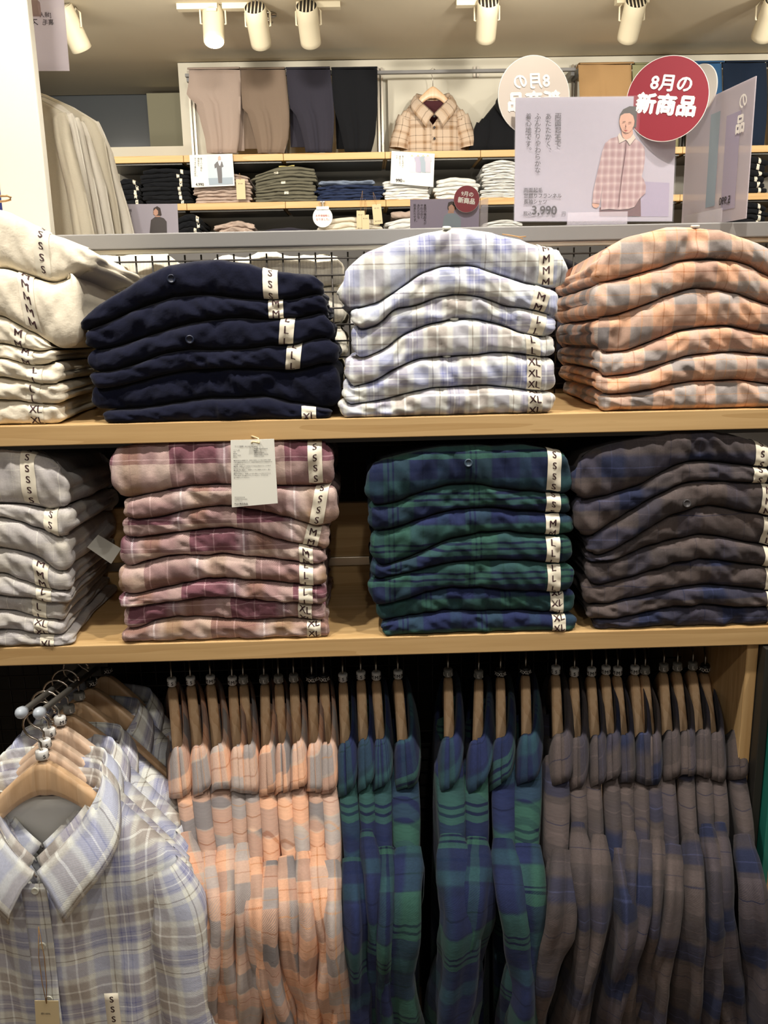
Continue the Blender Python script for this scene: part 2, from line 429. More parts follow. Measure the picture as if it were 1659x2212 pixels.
class Folded:
    def __init__(s, topc, botc, xl, xr, yf, depth, base, seed, back=.12, nx=110, ny=16, K=14, rf=.0155, placket=None, wr=1.0, lobes=2, slump=0.0):
        s.topc, s.botc, s.xl, s.xr, s.yf, s.depth, s.base, s.seed = topc, botc, xl, xr, yf, depth, base, seed
        s.back, s.nx, s.ny, s.K, s.rf, s.placket, s.wr, s.lobes = back, nx, ny, K, rf, placket, wr, lobes
        s.slump = slump
    def zt(s, c, x, y):
        v = min(max((y - s.yf) / s.depth, 0), 1)
        z = sum(interp(c, x + d * .005) for d in (-1.5, -.5, .5, 1.5)) / 4
        return s.base + max(z - s.base, 0) * (1 - s.back * v)
    def pt(s, p, w):
        x, y, nx_, ny_ = p
        front = max(0.0, -ny_); side = abs(nx_)
        T = max(s.zt(s.topc, x, y) - s.zt(s.botc, x, y), .001) * (1 - .10*abs(nz(x*17, s.seed*1.9, 3.3))*s.wr)
        q = 2*w - 1
        ef = min(s.rf, T * .55) * (1 - math.sqrt(max(0, 1 - abs(q) ** 3.0)))
        wl = (w * s.lobes) % 1.0 if w < 1 else 1.0
        lob = min(int(w * s.lobes), s.lobes - 1)
        es = .006 * (1 - math.sqrt(max(0, 1 - abs(2*wl - 1) ** 2.2))) + .006 * (1 + nz(lob * 3.1 + s.seed, y * 9, s.seed)) + .010*(1-math.sqrt(max(0,1-abs(q)**2.5)))
        sy = min(max((y - s.yf) / .05, 0), 1)
        e = ef * (1 - side) + (ef * (1 - sy) + es * sy) * side
        if ny_ > .5: e = ef
        dn = s.wr * (0.0045 * nz(x*20 + s.seed*3, w*1.3, s.seed) + .0048 * nz(x*52 + w*1.6, w*1.8 + x*22, s.seed*2.3) - .0022*max(0, nz(x*30 - w*1.1, w*.8, s.seed*5.1) - .18)*4 + .0012*nz(x*150, w*5, s.seed))
        if side > .5: dn = s.wr * .004 * nz(y*20, w*2, s.seed)
        if s.placket is not None and front > .9:
            d = abs(x - s.placket); 
            if d < .019: dn += .0011 * min(1, (.019 - d) / .0012)
            dn -= .0012 * math.exp(-((d - .0198)/.0018)**2)
        n = dn - e
        zz = s.zt(s.botc, x, y) + T * w
        return Vector((x + nx_ * n, y + ny_ * n, zz))
    def mesh(s, uo=0, vo=0):
        P = perimeter(s.xl, s.xr, s.yf, s.yf + s.depth, .014, s.nx, s.ny); N = len(P)
        W = [(1 - math.cos(PI * k / s.K)) / 2 for k in range(s.K + 1)]
        rings = [[s.pt(p, w) for p in P] for w in W]
        cx, cy = (s.xl + s.xr) / 2, s.yf + s.depth / 2
        fx = [p[0] for p in P]
        top = rings[-1]; bot = rings[0]; caps = []
        def cap(edge, c, sg):
            out = []
            for sc in (.97, .9, .78, .6, .35, .12):
                row = []
                for q in edge:
                    x = cx + (q.x - cx) * (1 - (1 - sc)); y = cy + (q.y - cy) * sc
                    lift = sg * .0015 * min(1, (1 - sc) * 6)
                    z = s.zt(c, x, y) + lift + s.wr * .0016 * nz(x*25, y*25, s.seed) * min(1, (1 - sc) * 5)
                    row.append(Vector((x, y, z)))
                out.append(row)
            return out
        tc, bc = cap(top, s.topc, 1), cap(bot, s.botc, 0)
        R = bc[::-1] + rings + tc
        nb = len(bc); mb = MB(); vs = [v for r in R for v in r]; fs = []; uvs = []
        for i in range(len(R) - 1):
            istop = i >= nb + len(rings) - 1; isbot = i < nb
            for j in range(N):
                k = (j + 1) % N
                fs.append((i*N+j, i*N+k, (i+1)*N+k, (i+1)*N+j))
                qs = (R[i][j], R[i][k], R[i+1][k], R[i+1][j])
                if istop or isbot: uvs.append([(v.x + uo, v.z + (v.y - s.yf) + vo) for v in qs])
                elif abs(P[j][2]) > .6: uvs.append([(v.y*1.0 + uo, v.z + vo) for v in qs])
                else: uvs.append([(v.x + uo, v.z + vo) for v in qs])
        L = len(R) - 1
        fs.append(tuple(range(N - 1, -1, -1))); uvs.append([(0, 0)] * N)
        fs.append(tuple(L*N + j for j in range(N))); uvs.append([(R[L][j].x + uo, R[L][j].y + vo) for j in range(N)])
        mb.add(vs, fs, uvs); return mb
    def column(s, x, over=.05):
        """front profile polyline at x, from underside to over the top"""
        p = (x, s.yf, 0, -1); pts = [s.pt(p, (1 - math.cos(PI * k / 24)) / 2) for k in range(25)]
        y0 = pts[-1].y
        for k in range(1, 9):
            y = y0 + over * k / 8; pts.append(Vector((x, y, s.zt(s.topc, x, y) + .0015)))
        return pts
    def surf(s, x, a, off):
        """point at x and arc length a (from the underside), lifted off"""
        pts = s.column(x); d = 0
        for p, q in zip(pts, pts[1:]):
            l = (q - p).length
            if d + l >= a:
                t = (a - d) / l; r = p.lerp(q, t); tg = (q - p).normalized()
                n = Vector((0, -tg.z, tg.y)); 
                return r + n * off
            d += l
        return pts[-1]
    def arc(s, x, over=0):
        pts = s.column(x); return sum((q - p).length for p, q in zip(pts[:25], pts[1:25])) + over
def size_tape(f, x, txt, parent, over=0.0, wd=.0205, lean=0.0, start=.14, phase=0.3):
    A = f.arc(x); a0 = A * start; a1 = A + over - (.0 if over else A * .1)
    rows = []; nA = 22
    for i in range(nA + 1):
        a = a0 + (a1 - a0) * i / nA
        rows.append([f.surf(x + (c - .5) * wd + lean * (a - A/2), a, .0012) for c in (0, .2, .4, .6, .8, 1)])
    mb = MB(); mb.grid(rows); t = mb.build('size_tape', M['tape'], parent)
    lt = MB(); a = a0 + .004 + phase * .006; hh = .0098; st = .0158
    vs, fs, tw_, th_ = glyph(txt, 0, True)
    while a < a1 - .002:
        sc = hh / th_
        for bo in (-.02, .02):
            pts = []
            for (p, q) in vs:
                aa = min(max(a + q*sc, a0 + .0004), a1 - .0004)
                pts.append(f.surf(x + (p + bo)*sc + lean * (aa - A/2), aa, .0017))
            lt.add(pts, fs)
        a += st
    lt.build('size_letters', M['ink'], t, smooth=False)
def button(f, x, fr, mat, parent, r=.0062):
    a = f.arc(x) * fr; c = f.surf(x, a, .0022); c2 = f.surf(x, a + .002, .0022)
    up = (c2 - c).normalized(); rt = Vector((1, 0, 0)); n = up.cross(rt) * -1
    if n.y > 0: n = -n
    prof = [(0, .0000), (.45, .0), (.62, .0006), (.8, .0016), (.95, .0012), (1.0, -.0006), (.9, -.0018)]
    mb = MB(); rows = []
    for q, h in prof: rows.append([c + rt*(r*q*math.cos(2*PI*k/20)) + up*(r*q*math.sin(2*PI*k/20)) + n*h for k in range(21)])
    mb.grid(rows); b = mb.build('button', mat, parent)
    hb = MB()
    for sx in (-1, 1):
        for sz in (-1, 1):
            cc = c + rt*(sx*r*.22) + up*(sz*r*.22) + n*.0003
            hb.add([cc + rt*(r*.09*math.cos(k*PI/4)) + up*(r*.09*math.sin(k*PI/4)) for k in range(8)], [tuple(range(8))])
    hb.build('button_holes', M['inkb'], b, smooth=False)
ORD = ['topmost', 'second from the top', 'third from the top', 'fourth from the top', 'fifth from the top', 'sixth from the top', 'seventh from the top', 'eighth from the top', 'ninth from the top']
def stack(key, what, where, yf, base, curves, ends, tapes, mat, plx=None, btns=(), seed=1, depth=.265, dx=0, back=.10, side=.0, vjit=.03, shifts=None):
    """curves: n+1 boundary lines in photo pixels, read at the stack's own front plane yf"""
    C = [[(at(a, b, yf).x, at(a, b, yf).z) for a, b in c] for c in curves]
    n = len(ends); out = []
    for i in range(n):
        xl = at(ends[i][0], 1000 if base < 1 else 700, yf).x; xr = at(ends[i][1], 1000 if base < 1 else 700, yf).x
        zc = [z for _, z in C[i]]
        mid = curves[i][len(curves[i])//2][1]
        xl = at(ends[i][0], mid, yf).x; xr = at(ends[i][1], mid, yf).x
        yy = yf + random.uniform(-.004, .004) + (shifts[i] if shifts else 0)
        t = tapes[i] if i < len(tapes) else None
        size = t[1] if t else None
        pos = ORD[i] if i < n - 1 else 'bottom one'
        lab = '%s folded%s, %s in its %s pile' % (what, (' size %s' % size) if size else '', pos.replace('from the top','from top'), where.replace('on the ', ''))
        lab = lab.replace('  ', ' ')
        rt = empty('folded_shirt', ((xl + xr)/2, yy, C[i+1][len(C[i+1])//2][1]), lab, 'shirt', '%s folded %s' % (what, where))
        px = at(plx[i], 700, yf).x if plx and plx[i] else None
        low = [(x, z + .0012) for x, z in C[i+1]] if i < n-1 else [(x, max(z, base + .0005)) for x, z in C[i+1]]
        if i == n-1: low = [(x, base + .0006) for x, z in low]
        f = Folded(C[i], low, xl, xr, yy, depth + random.uniform(-.012, .0), base, seed + i * 1.7, back=back, placket=px)
        holder = rt
        off = Vector(rt.location)
        b = f.mesh(random.uniform(0, .12), random.uniform(-vjit, vjit) + i * .047).build('shirt_body', mat, None)
        parts = [b]
        tmp = empty('tmp')
        if t: size_tape(f, at(t[0], curves[i][len(curves[i])//2][1] + 20, yf).x, t[1], tmp, over=t[2] if len(t) > 2 else 0, lean=t[3] if len(t) > 3 else 0, phase=random.random())
        for (bi, bx, fr, bm) in btns:
            if bi == i: button(f, at(bx, mid, yf).x, fr, M[bm], tmp)
        for o in [b] + list(tmp.children):
            o.parent = rt; o.matrix_parent_inverse = Matrix.Translation(-off)
        bpy.data.objects.remove(tmp)
        out.append((f, rt))
    return out
def keep(o, root):
    o.parent = root; o.matrix_parent_inverse = Matrix.Translation(-Vector(root.location))

# ------------------------------------------------------------------ main fixture
YF = 1.25          # front edge of both oak shelves
YB = 1.535         # wire grid in the middle of the gondola
z_up = at(830, 902, YF).z       # upper shelf top
z_mid = at(830, 1377, YF).z     # middle shelf top
TH = .029
XL, XR = -1.30, .655
# ------------------------------------------------------------------ the eight folded piles (outlines measured on the photo)
NV = [
 [(153,708),(200,665),(250,630),(300,600),(350,575),(415,561),(475,559),(530,567),(575,580),(625,589),(675,591),(700,608)],
 [(153,714),(172,717),(210,706),(260,682),(320,656),(370,641),(415,636),(460,637),(520,645),(585,650),(640,646),(685,633),(712,640)],
 [(166,742),(188,757),(225,755),(280,740),(340,718),(400,698),(460,690),(520,686),(580,690),(640,688),(700,672),(722,690)],
 [(178,800),(190,806),(240,803),(300,785),(350,765),(400,755),(460,757),(520,755),(580,747),(640,745),(700,728),(735,740)],
 [(184,825),(200,845),(250,838),(300,825),(350,812),(400,802),(460,798),(520,797),(580,800),(640,802),(700,785),(740,790)],
 [(183,885),(220,888),(280,887),(340,880),(400,868),(460,862),(520,862),(580,860),(640,873),(700,885),(740,880)],
 [(217,915),(340,917),(520,915),(700,917),(735,915)]]
BLU = [
 [(720,638),(740,586),(787,545),(862,513),(931,499),(989,489),(1047,496),(1116,513),(1180,531),(1220,538),(1235,575)],
 [(722,650),(735,660),(763,669),(815,655),(862,626),(908,591),(960,574),(1012,571),(1058,586),(1128,609),(1191,623),(1235,618)],
 [(750,697),(781,713),(821,701),(850,667),(896,661),(943,643),(989,635),(1047,643),(1093,661),(1151,669),(1215,690)],
 [(750,765),(781,777),(827,759),(873,724),(920,704),(972,692),(1024,690),(1081,701),(1128,721),(1180,730),(1212,720)],
 [(738,812),(752,840),(804,828),(862,794),(908,776),(966,771),(1024,769),(1076,762),(1128,765),(1180,773),(1205,772)],
 [(733,858),(746,877),(816,869),(873,854),(931,840),(989,837),(1047,834),(1105,840),(1162,849),(1206,845)],
 [(728,895),(820,898),(989,895),(1069,892),(1202,898)]]
ORA = [
 [(1285,560),(1301,545),(1340,520),(1370,505),(1451,488),(1509,485),(1567,496),(1625,513),(1659,528),(1720,560),(1770,600)],
 [(1285,612),(1315,609),(1365,597),(1428,580),(1480,562),(1527,557),(1590,562),(1625,571),(1659,591),(1720,620),(1770,640)],
 [(1280,690),(1336,681),(1394,661),(1451,638),(1498,623),(1555,623),(1613,638),(1659,655),(1720,675),(1770,700)],
 [(1282,750),(1313,765),(1365,759),(1422,736),(1475,716),(1527,707),(1579,704),(1625,713),(1659,719),(1770,750)],
 [(1285,800),(1301,817),(1365,811),(1422,794),(1486,771),(1544,765),(1602,762),(1659,768),(1770,790)],
 [(1285,845),(1307,854),(1365,851),(1422,840),(1480,828),(1544,824),(1602,823),(1659,831),(1770,845)],
 [(1295,886),(1400,885),(1659,882),(1770,880)]]
WHI = [
 [(-330,560),(-180,470),(-60,446),(0,450),(50,478),(100,503),(150,520),(200,540)],
 [(-330,640),(-180,590),(0,577),(60,598),(100,610),(130,603),(165,585)],
 [(-330,730),(-100,680),(0,684),(30,702),(60,717),(90,735),(122,757),(170,745)],
 [(-330,780),(-100,740),(0,744),(50,755),(75,762),(110,756)],
 [(-330,810),(0,774),(40,784),(75,793),(120,782)],
 [(-330,840),(0,816),(50,826),(105,833),(135,828)],
 [(-330,875),(0,866),(75,873),(115,876),(140,872)],
 [(-330,914),(0,912),(131,911)]]
GRY = [
 [(-310,1010),(-120,972),(0,968),(50,976),(100,998),(140,1025)],
 [(-310,1110),(0,1092),(50,1095),(100,1108),(135,1100)],
 [(-310,1150),(0,1118),(50,1136),(100,1155),(135,1167),(158,1150)],
 [(-310,1200),(0,1186),(50,1197),(100,1222),(125,1242),(150,1235)],
 [(-310,1250),(0,1241),(50,1260),(100,1275),(135,1283),(150,1280)],
 [(-310,1300),(0,1290),(50,1294),(100,1302),(150,1306)],
 [(-310,1335),(0,1320),(50,1333),(100,1343),(135,1348)],
 [(-310,1370),(0,1364),(80,1369),(137,1375)],
 [(-310,1408),(0,1406),(158,1403)]]
PNK = [
 [(225,982),(245,966),(300,957),(400,953),(500,951),(600,951),(680,953),(722,960)],
 [(225,1055),(240,1066),(270,1079),(320,1070),(380,1056),(440,1050),(500,1050),(590,1052),(660,1053),(728,1048)],
 [(256,1118),(280,1128),(350,1120),(400,1105),(450,1099),(500,1098),(550,1105),(625,1122),(685,1142),(733,1130)],
 [(256,1160),(280,1170),(320,1163),(380,1155),(430,1150),(490,1145),(540,1150),(600,1170),(650,1180),(712,1194)],
 [(246,1222),(280,1232),(310,1218),(350,1210),(390,1203),(440,1207),(480,1203),(550,1210),(625,1218),(680,1225),(708,1218)],
 [(246,1286),(280,1292),(330,1280),(390,1268),(440,1255),(490,1253),(550,1258),(625,1265),(690,1272),(708,1268)],
 [(246,1313),(280,1315),(340,1307),(370,1303),(425,1295),(500,1293),(575,1302),(650,1307),(708,1310)],
 [(256,1365),(300,1362),(340,1345),(380,1340),(420,1338),(480,1342),(550,1347),(625,1340),(708,1348)],
 [(254,1400),(272,1408),(320,1398),(380,1386),(430,1392),(500,1392),(575,1395),(625,1384),(670,1383),(714,1388)]]
GRN = [
 [(783,1015),(800,1003),(842,993),(898,978),(954,967),(1032,963),(1077,967),(1122,962),(1178,970),(1225,980),(1244,1000)],
 [(783,1078),(803,1096),(853,1091),(909,1068),(971,1051),(1032,1048),(1066,1057),(1122,1062),(1178,1068),(1244,1070)],
 [(788,1141),(808,1156),(870,1141),(920,1124),(976,1107),(1032,1102),(1077,1102),(1122,1107),(1183,1113),(1244,1115)],
 [(794,1205),(820,1230),(876,1214),(926,1191),(976,1169),(1043,1155),(1100,1152),(1155,1160),(1212,1160),(1245,1156)],
 [(796,1247),(814,1256),(870,1242),(926,1230),(982,1219),(1038,1214),(1094,1214),(1150,1216),(1206,1222),(1244,1218)],
 [(790,1292),(814,1314),(870,1300),(915,1286),(965,1275),(1032,1272),(1094,1281),(1155,1281),(1223,1284),(1248,1276)],
 [(808,1337),(820,1351),(898,1334),(965,1325),(1043,1328),(1110,1325),(1178,1328),(1250,1331)],
 [(820,1378),(876,1370),(954,1364),(1021,1367),(1122,1365),(1251,1360)]]
BRN = [
 [(1234,1018),(1268,986),(1324,962),(1402,945),(1475,930),(1542,930),(1603,943),(1659,962),(1740,1000)],
 [(1234,1068),(1251,1079),(1279,1084),(1335,1068),(1391,1051),(1435,1023),(1480,1001),(1525,998),(1598,1006),(1659,1012),(1740,1030)],
 [(1240,1150),(1273,1166),(1312,1141),(1368,1107),(1413,1079),(1463,1051),(1514,1040),(1570,1043),(1659,1046),(1740,1060)],
 [(1270,1196),(1296,1207),(1346,1180),(1402,1146),(1452,1118),(1503,1099),(1542,1096),(1603,1107),(1659,1118),(1740,1135)],
 [(1270,1219),(1335,1213),(1391,1191),(1447,1174),(1514,1160),(1553,1163),(1603,1174),(1659,1184),(1740,1195)],
 [(1265,1256),(1290,1270),(1346,1258),(1402,1241),(1458,1222),(1514,1213),(1570,1216),(1626,1225),(1740,1240)],
 [(1262,1312),(1324,1309),(1391,1292),(1458,1278),(1514,1270),(1570,1272),(1659,1281),(1750,1290)],
 [(1270,1342),(1335,1340),(1402,1325),(1475,1314),(1536,1311),(1598,1317),(1659,1314),(1750,1320)],
 [(1284,1360),(1659,1352),(1750,1352)]]
UP = 'on the upper shelf'; MD = 'on the middle shelf'
S_nv = stack('navy', 'navy flannel shirt', UP, YF + .004, z_up, NV, [(153,700),(166,712),(178,722),(184,735),(183,738),(217,716)],
  [(582,'S',.016),(595,'M',.01),(619,'L',.02,.12),(634,'L',.01,.12),None,(667,'XL')], M['navy'], [410,415,432,470,470,485], [(0,368,.52,'btn_n'),(2,410,.45,'btn_n')], 11)
S_bl = stack('blue', 'lavender-blue plaid shirt', UP, YF + .004, z_up, BLU, [(720,1235),(750,1214),(751,1210),(738,1204),(733,1206),(728,1203)],
  [(1182,'M',.012),(1168,'M',.0,.25),(1163,'L',.0,.2),(1152,'L',0,-.1),(1154,'XL',.01),(1155,'XL',.008)], M['blue'], [993,1010,1000,985,985,985],
  [(0,966,.93,'btn_w'),(3,983,.97,'btn_w'),(4,967,.97,'btn_w')], 23)
S_or = stack('orange', 'orange plaid shirt', UP, YF + .004, z_up, ORA, [(1285,1770),(1280,1765),(1283,1770),(1286,1768),(1286,1766),(1296,1770)],
  [None]*6, M['orange'], [1525,1540,1555,1490,1490,1490], [(0,1512,.97,'btn_w')], 37)
S_wh = stack('white', 'cream flannel shirt', UP, YF + .004, z_up, WHI, [(-330,196),(-325,168),(-330,108),(-330,118),(-330,133),(-330,138),(-330,131)],
  [(78,'S',.01),(56,'M',.01,-.1),(38,'M',0,.1),(54,'M'),(74,'L'),(70,'L'),(76,'XL')], M['cream'], None, [], 41, shifts=[.01,.004,0,0,0,0,0])
S_gy = stack('grey', 'pale grey check shirt', MD, YF + .004, z_mid, GRY, [(-310,140),(-310,156),(-310,150),(-305,150),(-310,150),(-310,135),(-310,138),(-310,157)],
  [(55,'S',.03),(107,'S',.02),None,(90,'M'),(97,'L'),(82,'L'),(90,'XL'),(104,'XL')], M['grey'], None, [], 53)
S_pk = stack('pink', 'mauve plaid shirt', MD, YF + .004, z_mid, PNK, [(225,724),(256,733),(256,710),(246,706),(246,706),(246,708),(256,704),(254,713)],
  [(680,'S',.03),(688,'S',.01,.2),(672,'M',0,.25),(659,'M'),(661,'L'),(660,'L'),(658,'XL'),(678,'XL')], M['pink'], [480,505,502,475,480,485,470,505], [], 67)
S_gn = stack('green', 'green tartan shirt', MD, YF + .004, z_mid, GRN, [(783,1243),(788,1242),(794,1246),(796,1242),(790,1246),(808,1250),(820,1251)],
  [(1198,'S',.02),(1197,'S'),(1195,'M'),(1195,'L'),(1197,'L'),(1205,'XL'),(1207,'XL')], M['green'], [1012,1023,1012,1012,1010,1030,1033], [(0,1011,.6,'btn_g')], 71)
S_br = stack('brown', 'dark brown plaid shirt', MD, YF + .004, z_mid, BRN, [(1234,1722),(1241,1720),(1270,1725),(1270,1727),(1264,1727),(1262,1730),(1270,1735),(1284,1738)],
  [(1650,'S',.02),(1640,'S'),(1660,'M'),(1668,'L'),(1670,'L'),(1672,'L'),(1672,'XL'),(1674,'XL')], M['brown'], [1480,1465,1500,1520,1520,1525,1525,1525], [(2,1482,.42,'btn_b')], 83)
# ------------------------------------------------------------------ room shell
def structure(o): o['kind'] = 'structure'; return o
structure(boxo('floor', M['floor'], -6, -4, -.1, 6, 9, 0, bevel=0))
structure(boxo('ceiling', M['ceil'], -6, -4, CEIL, 6, 5.45, CEIL + .1, bevel=0))
YR = 4.42           # front edge of the far wall shelves
YW = YR + .36
wl = at(390, 230, YW).x
ztop = at(600, 128, YW).z
structure(boxo('wall_back', M['wallw'], wl, YW, 0, 6, YW + .12, min(ztop, CEIL - .004), bevel=0))
zl1 = at(300, 317, YW).z
structure(boxo('trim_1', M['wallw'], -6, YW, 0, wl, YW + .12, zl1, bevel=0))
structure(boxo('window_1', M['glassd'], -6, 5.47, 0, -1.2, 5.5, CEIL + .1, bevel=0))
bx0 = at(320, 250, 5.3).x; bz1 = at(350, 201, 5.3).z
structure(boxo('trim_2', solid('olive_grey_column', '#8f8a72', .8), bx0, 5.3, 0, at(400, 250, 5.3).x + .25, 5.46, bz1, bevel=0))
structure(boxo('wall_right', M['wallw'], 5.9, -4, 0, 6, 9, CEIL, bevel=0))
structure(boxo('wall_left', M['wallw'], -6, -4, 0, -5.9, 9, CEIL, bevel=0))
structure(boxo('wall_far', M['wallg'], -6, 8.9, 0, 6, 9, CEIL + .3, bevel=0))

# ------------------------------------------------------------------ gondola
def shelf_board(name, lab, z, x0, x1, y0, y1, mat=M['oak'], cat='shelf', th=TH, group=None):
    r = empty(name, ((x0+x1)/2, (y0+y1)/2, z - th), lab, cat, group)
    m = MB(); m.box(x0, y0, z - th, x1, y1, z); keep(m.build('shelf_board', mat, None, smooth=False, bevel=.0012), r)
    b = MB(); b.box(x0 + .01, y0 + .018, z - th - .008, x1 - .01, y1, z - th - .0005); keep(b.build('shelf_support', M['steel_d'], None, smooth=False), r)
    return r
shelf_board('oak_shelf', 'upper oak shelf board carrying the navy, blue and orange shirts', z_up, XL, XR + .25, YF, YB - .012)
shelf_board('oak_shelf', 'middle oak shelf board above the hanging shirts', z_mid, XL, XR, YF, YB - .03)
zr0 = at(830, 529, YB).z; zr1 = at(830, 494, YB - .015).z
r = empty('top_rail', (0, YB, zr0), 'grey steel rail capping the wire grid behind the upper shelf', 'rail')
m = MB(); m.box(XL - .3, YB - .015, zr0, 1.6, YB + .02, zr1); keep(m.build('rail_bar', M['rail'], None, smooth=False, bevel=.002), r)
m = MB(); m.box(XL - .3, YB - .006, zr0 - .007, 1.6, YB + .012, zr0 - .0005); keep(m.build('rail_lip', M['wallw'], None, smooth=False), r)
def grid_panel(name, lab, x0, x1, z0, z1, step=.0272, yy=YB):
    m = MB(); x = x0
    while x <= x1: m.tube([(x, yy, z0), (x, yy, z1)], .0016, 5); x += step
    z = z1 - .010
    k = 0
    while z > z0: m.tube([(x0, yy - .003, z), (x1, yy - .003, z)], .0016, 5); z -= step; k += 1
    o = m.build(name, M['wire']); return tag(o, lab, 'wire grid')
grid_panel('wire_grid', 'wire grid panel behind the upper shelf, under the grey rail', XL - .3, 1.05, z_up - .01, zr0 - .010)
grid_panel('wire_grid', 'black wire grid panel behind the middle shelf piles', XL, XR - .01, z_mid + .155, z_up - TH - .02)
grid_panel('wire_grid', 'black wire grid panel behind the hanging shirts', XL, XR - .01, z_mid - .5, z_mid - TH - .02)
def plain(name, lab, cat, mat, *b, bevel=.001):
    o = boxo(name, mat, *b, bevel=bevel); return tag(o, lab, cat)
plain('back_panel', 'oak back panel low behind the middle shelf piles', 'panel', M['oak'], XL, YB - .022, z_mid - .02, XR, YB - .008, z_mid + .15)
plain('chrome_strip', 'ribbed chrome strip on the oak panel behind the middle shelf', 'strip', M['chrome'], XL, YB - .026, z_mid + .036, XR, YB - .0225, z_mid + .052)
plain('back_panel', 'oak back panel behind the black wire grid of the hanging section', 'panel', M['oak_d'], XL, YB + .06, z_mid - .16, XR, YB + .075, z_mid - .035)
plain('back_panel', 'dark panel behind the lower part of the hanging section', 'panel', M['post'], XL, YB + .08, 0.0, XR, YB + .1, z_mid - .03)
plain('back_panel', 'dark panel behind the wire grid of the middle shelf', 'panel', M['post'], XL, YB + .28, z_mid + .0, XR, YB + .3, z_up - TH - .015)
# side of the hanging bay
xs = at(1604, 1500, YF + .015).x
r = empty('side_panel', (xs, YF + .1, 0), 'oak side panel closing the hanging section on the right', 'panel')
m = MB(); m.box(xs, YF + .012, 0, xs + .018, YB + .04, z_mid - TH - .003); keep(m.build('panel_board', M['oak_v'], None, smooth=False, bevel=.001), r)
m = MB(); m.box(xs + .019, YF - .01, 0, xs + .032, YF + .03, z_mid - TH - .003); keep(m.build('edge_post', M['post'], None, smooth=False, bevel=.001), r)
plain('glass_end_panel', 'teal edged glass end panel at the right of the hanging section', 'panel', M['teal'], xs + .034, YF - .03, 0, xs + .044, YB, z_mid - TH - .003)
# left upright
plain('slotted_post', 'dark slotted steel upright at the far left of the hanging section', 'post', M['post'], -.86, YB - .06, 0, -.80, YB - .02, z_mid - TH - .01)
plain('side_panel', 'oak side panel at the far left of the hanging section', 'panel', M['oak_v'], -1.0, YF + .03, 0, -.98, YB + .04, z_mid - TH - .01)
# ------------------------------------------------------------------ hangers and hanging shirts
RY = 1.40; ZN = EYE - .632
zrod = ZN + .075
r = empty('hanging_rail', (0, RY, zrod), 'steel hanging rail under the middle shelf', 'rail')
m = MB(); m.tube([(-.28, RY, zrod), (xs - .001, RY, zrod)], .010, 12); keep(m.build('rail_tube', M['steel_d'], None), r)
for x in (-.1, .3):
    m = MB(); m.box(x - .01, RY - .012, zrod + .0105, x + .01, RY + .012, z_mid - TH - .009)
    keep(m.build('rail_bracket', M['steel_d'], None, smooth=False), r)
def arm_z(y): return -.183 * (abs(y) / .19) ** 1.12
def wood_mesh(s=1.0):
    m = MB(); rows = []; n = 37
    for i in range(n):
        t = -1 + 2*i/(n-1); a = abs(t); y = t*.165*s
        zt = arm_z(y); zt = -.002 - math.sqrt(max(0, zt*zt + .00004)) + .006
        h = .042 - .008*a + .012*max(0, 1-a/.3)**1.5
        h *= (1 if a < .93 else 1 - ((a-.93)/.07)**2*.55)
        hw = (.0080 + .0026*min(a, .55) - .0055*max(0, a-.62)) ; xo = 0
        row = []
        for (u, v) in [(-.55,0),(-.9,-.06),(-1,-.2),(-1,-.75),(-.85,-.94),(-.5,-1),(.5,-1),(.85,-.94),(1,-.75),(1,-.2),(.9,-.06),(.55,0),(-.55,0)]:
            row.append(Vector((u*hw, y, zt + v*h)))
        rows.append(row)
    m.grid(rows); 
    for rr, rev in ((rows[0], False), (rows[-1], True)):
        q = rr[:-1]; m.add(q if rev else q[::-1], [tuple(range(len(q)))])
    return m
_h = {}
CL = {'S': 'clipw', 'M': 'clipw', 'L': 'clipg', 'XL': 'clipb'}
def hanger(loc, rz, size, lab, group, wood='hanger', hook_face=1):
    """arms run along local y"""
    root = empty('clothes_hanger', loc, lab, 'hanger', group, rz)
    if 'w' not in _h:
        _h['w'] = wood_mesh().build('hanger_body', M['hanger'])
        h = MB(); pts = [(0, 0, .0), (0, 0, .026)]
        for k in range(13):
            a = -PI*.42 + k/12*PI*1.32; pts.append((0, hook_r * math.cos(a), .053 + hook_r * math.sin(a)))
        h.tube(pts, .0016, 8, up=(1, 0, 0))
        h.tube([Vector(pts[-1]) + Vector((0, 0, 0)), Vector(pts[-1]) + Vector((0, .001, -.0030))], .0023, 8)
        _h['h'] = h.build('hook', M['chrome'])
        for k in ('clipw', 'clipg', 'clipb'):
            c = MB(); rows = []
            for (rr, z) in ((.0078, .0), (.0092, .0012), (.0092, .0125), (.008, .0138), (.0025, .0138)):
                rows.append([Vector((rr*.85*math.cos(2*PI*q/20), rr*math.sin(2*PI*q/20), z + .001)) for q in range(21)])
            c.grid(rows); _h[k] = c.build('size_marker', M[k])
        src = [_h[k] for k in _h]
        for k, o in _h.items(): COL.objects.unlink(o)
    def cp(o, parent):
        c = o.copy(); COL.objects.link(c); c.parent = parent; return c
    b = cp(_h['w'], root)
    if wood != 'hanger': b.data = b.data.copy(); b.data.materials[0] = M[wood]
    cp(_h['h'], root); c = cp(_h[CL[size]], root)
    if hook_face < 0: pass
    mk = MB(); dirs = (((0, -1, 0), (1, 0, 0)), ((.8, -.6, 0), (.6, .8, 0)), ((-.8, -.6, 0), (.6, -.8, 0)), ((1, 0, 0), (0, 1, 0)))
    for nrm, ex in dirs:
        n = Vector(nrm); text_to(mk, size, Vector((n.x*.0086, n.y*.0098, .0075)), ex, (0, 0, 1), .0058, .02)
    mk.build('marker_letter', M['inkb'] if CL[size] == 'clipw' else M['inkw'], c, smooth=False)
    return root
hook_r = .022
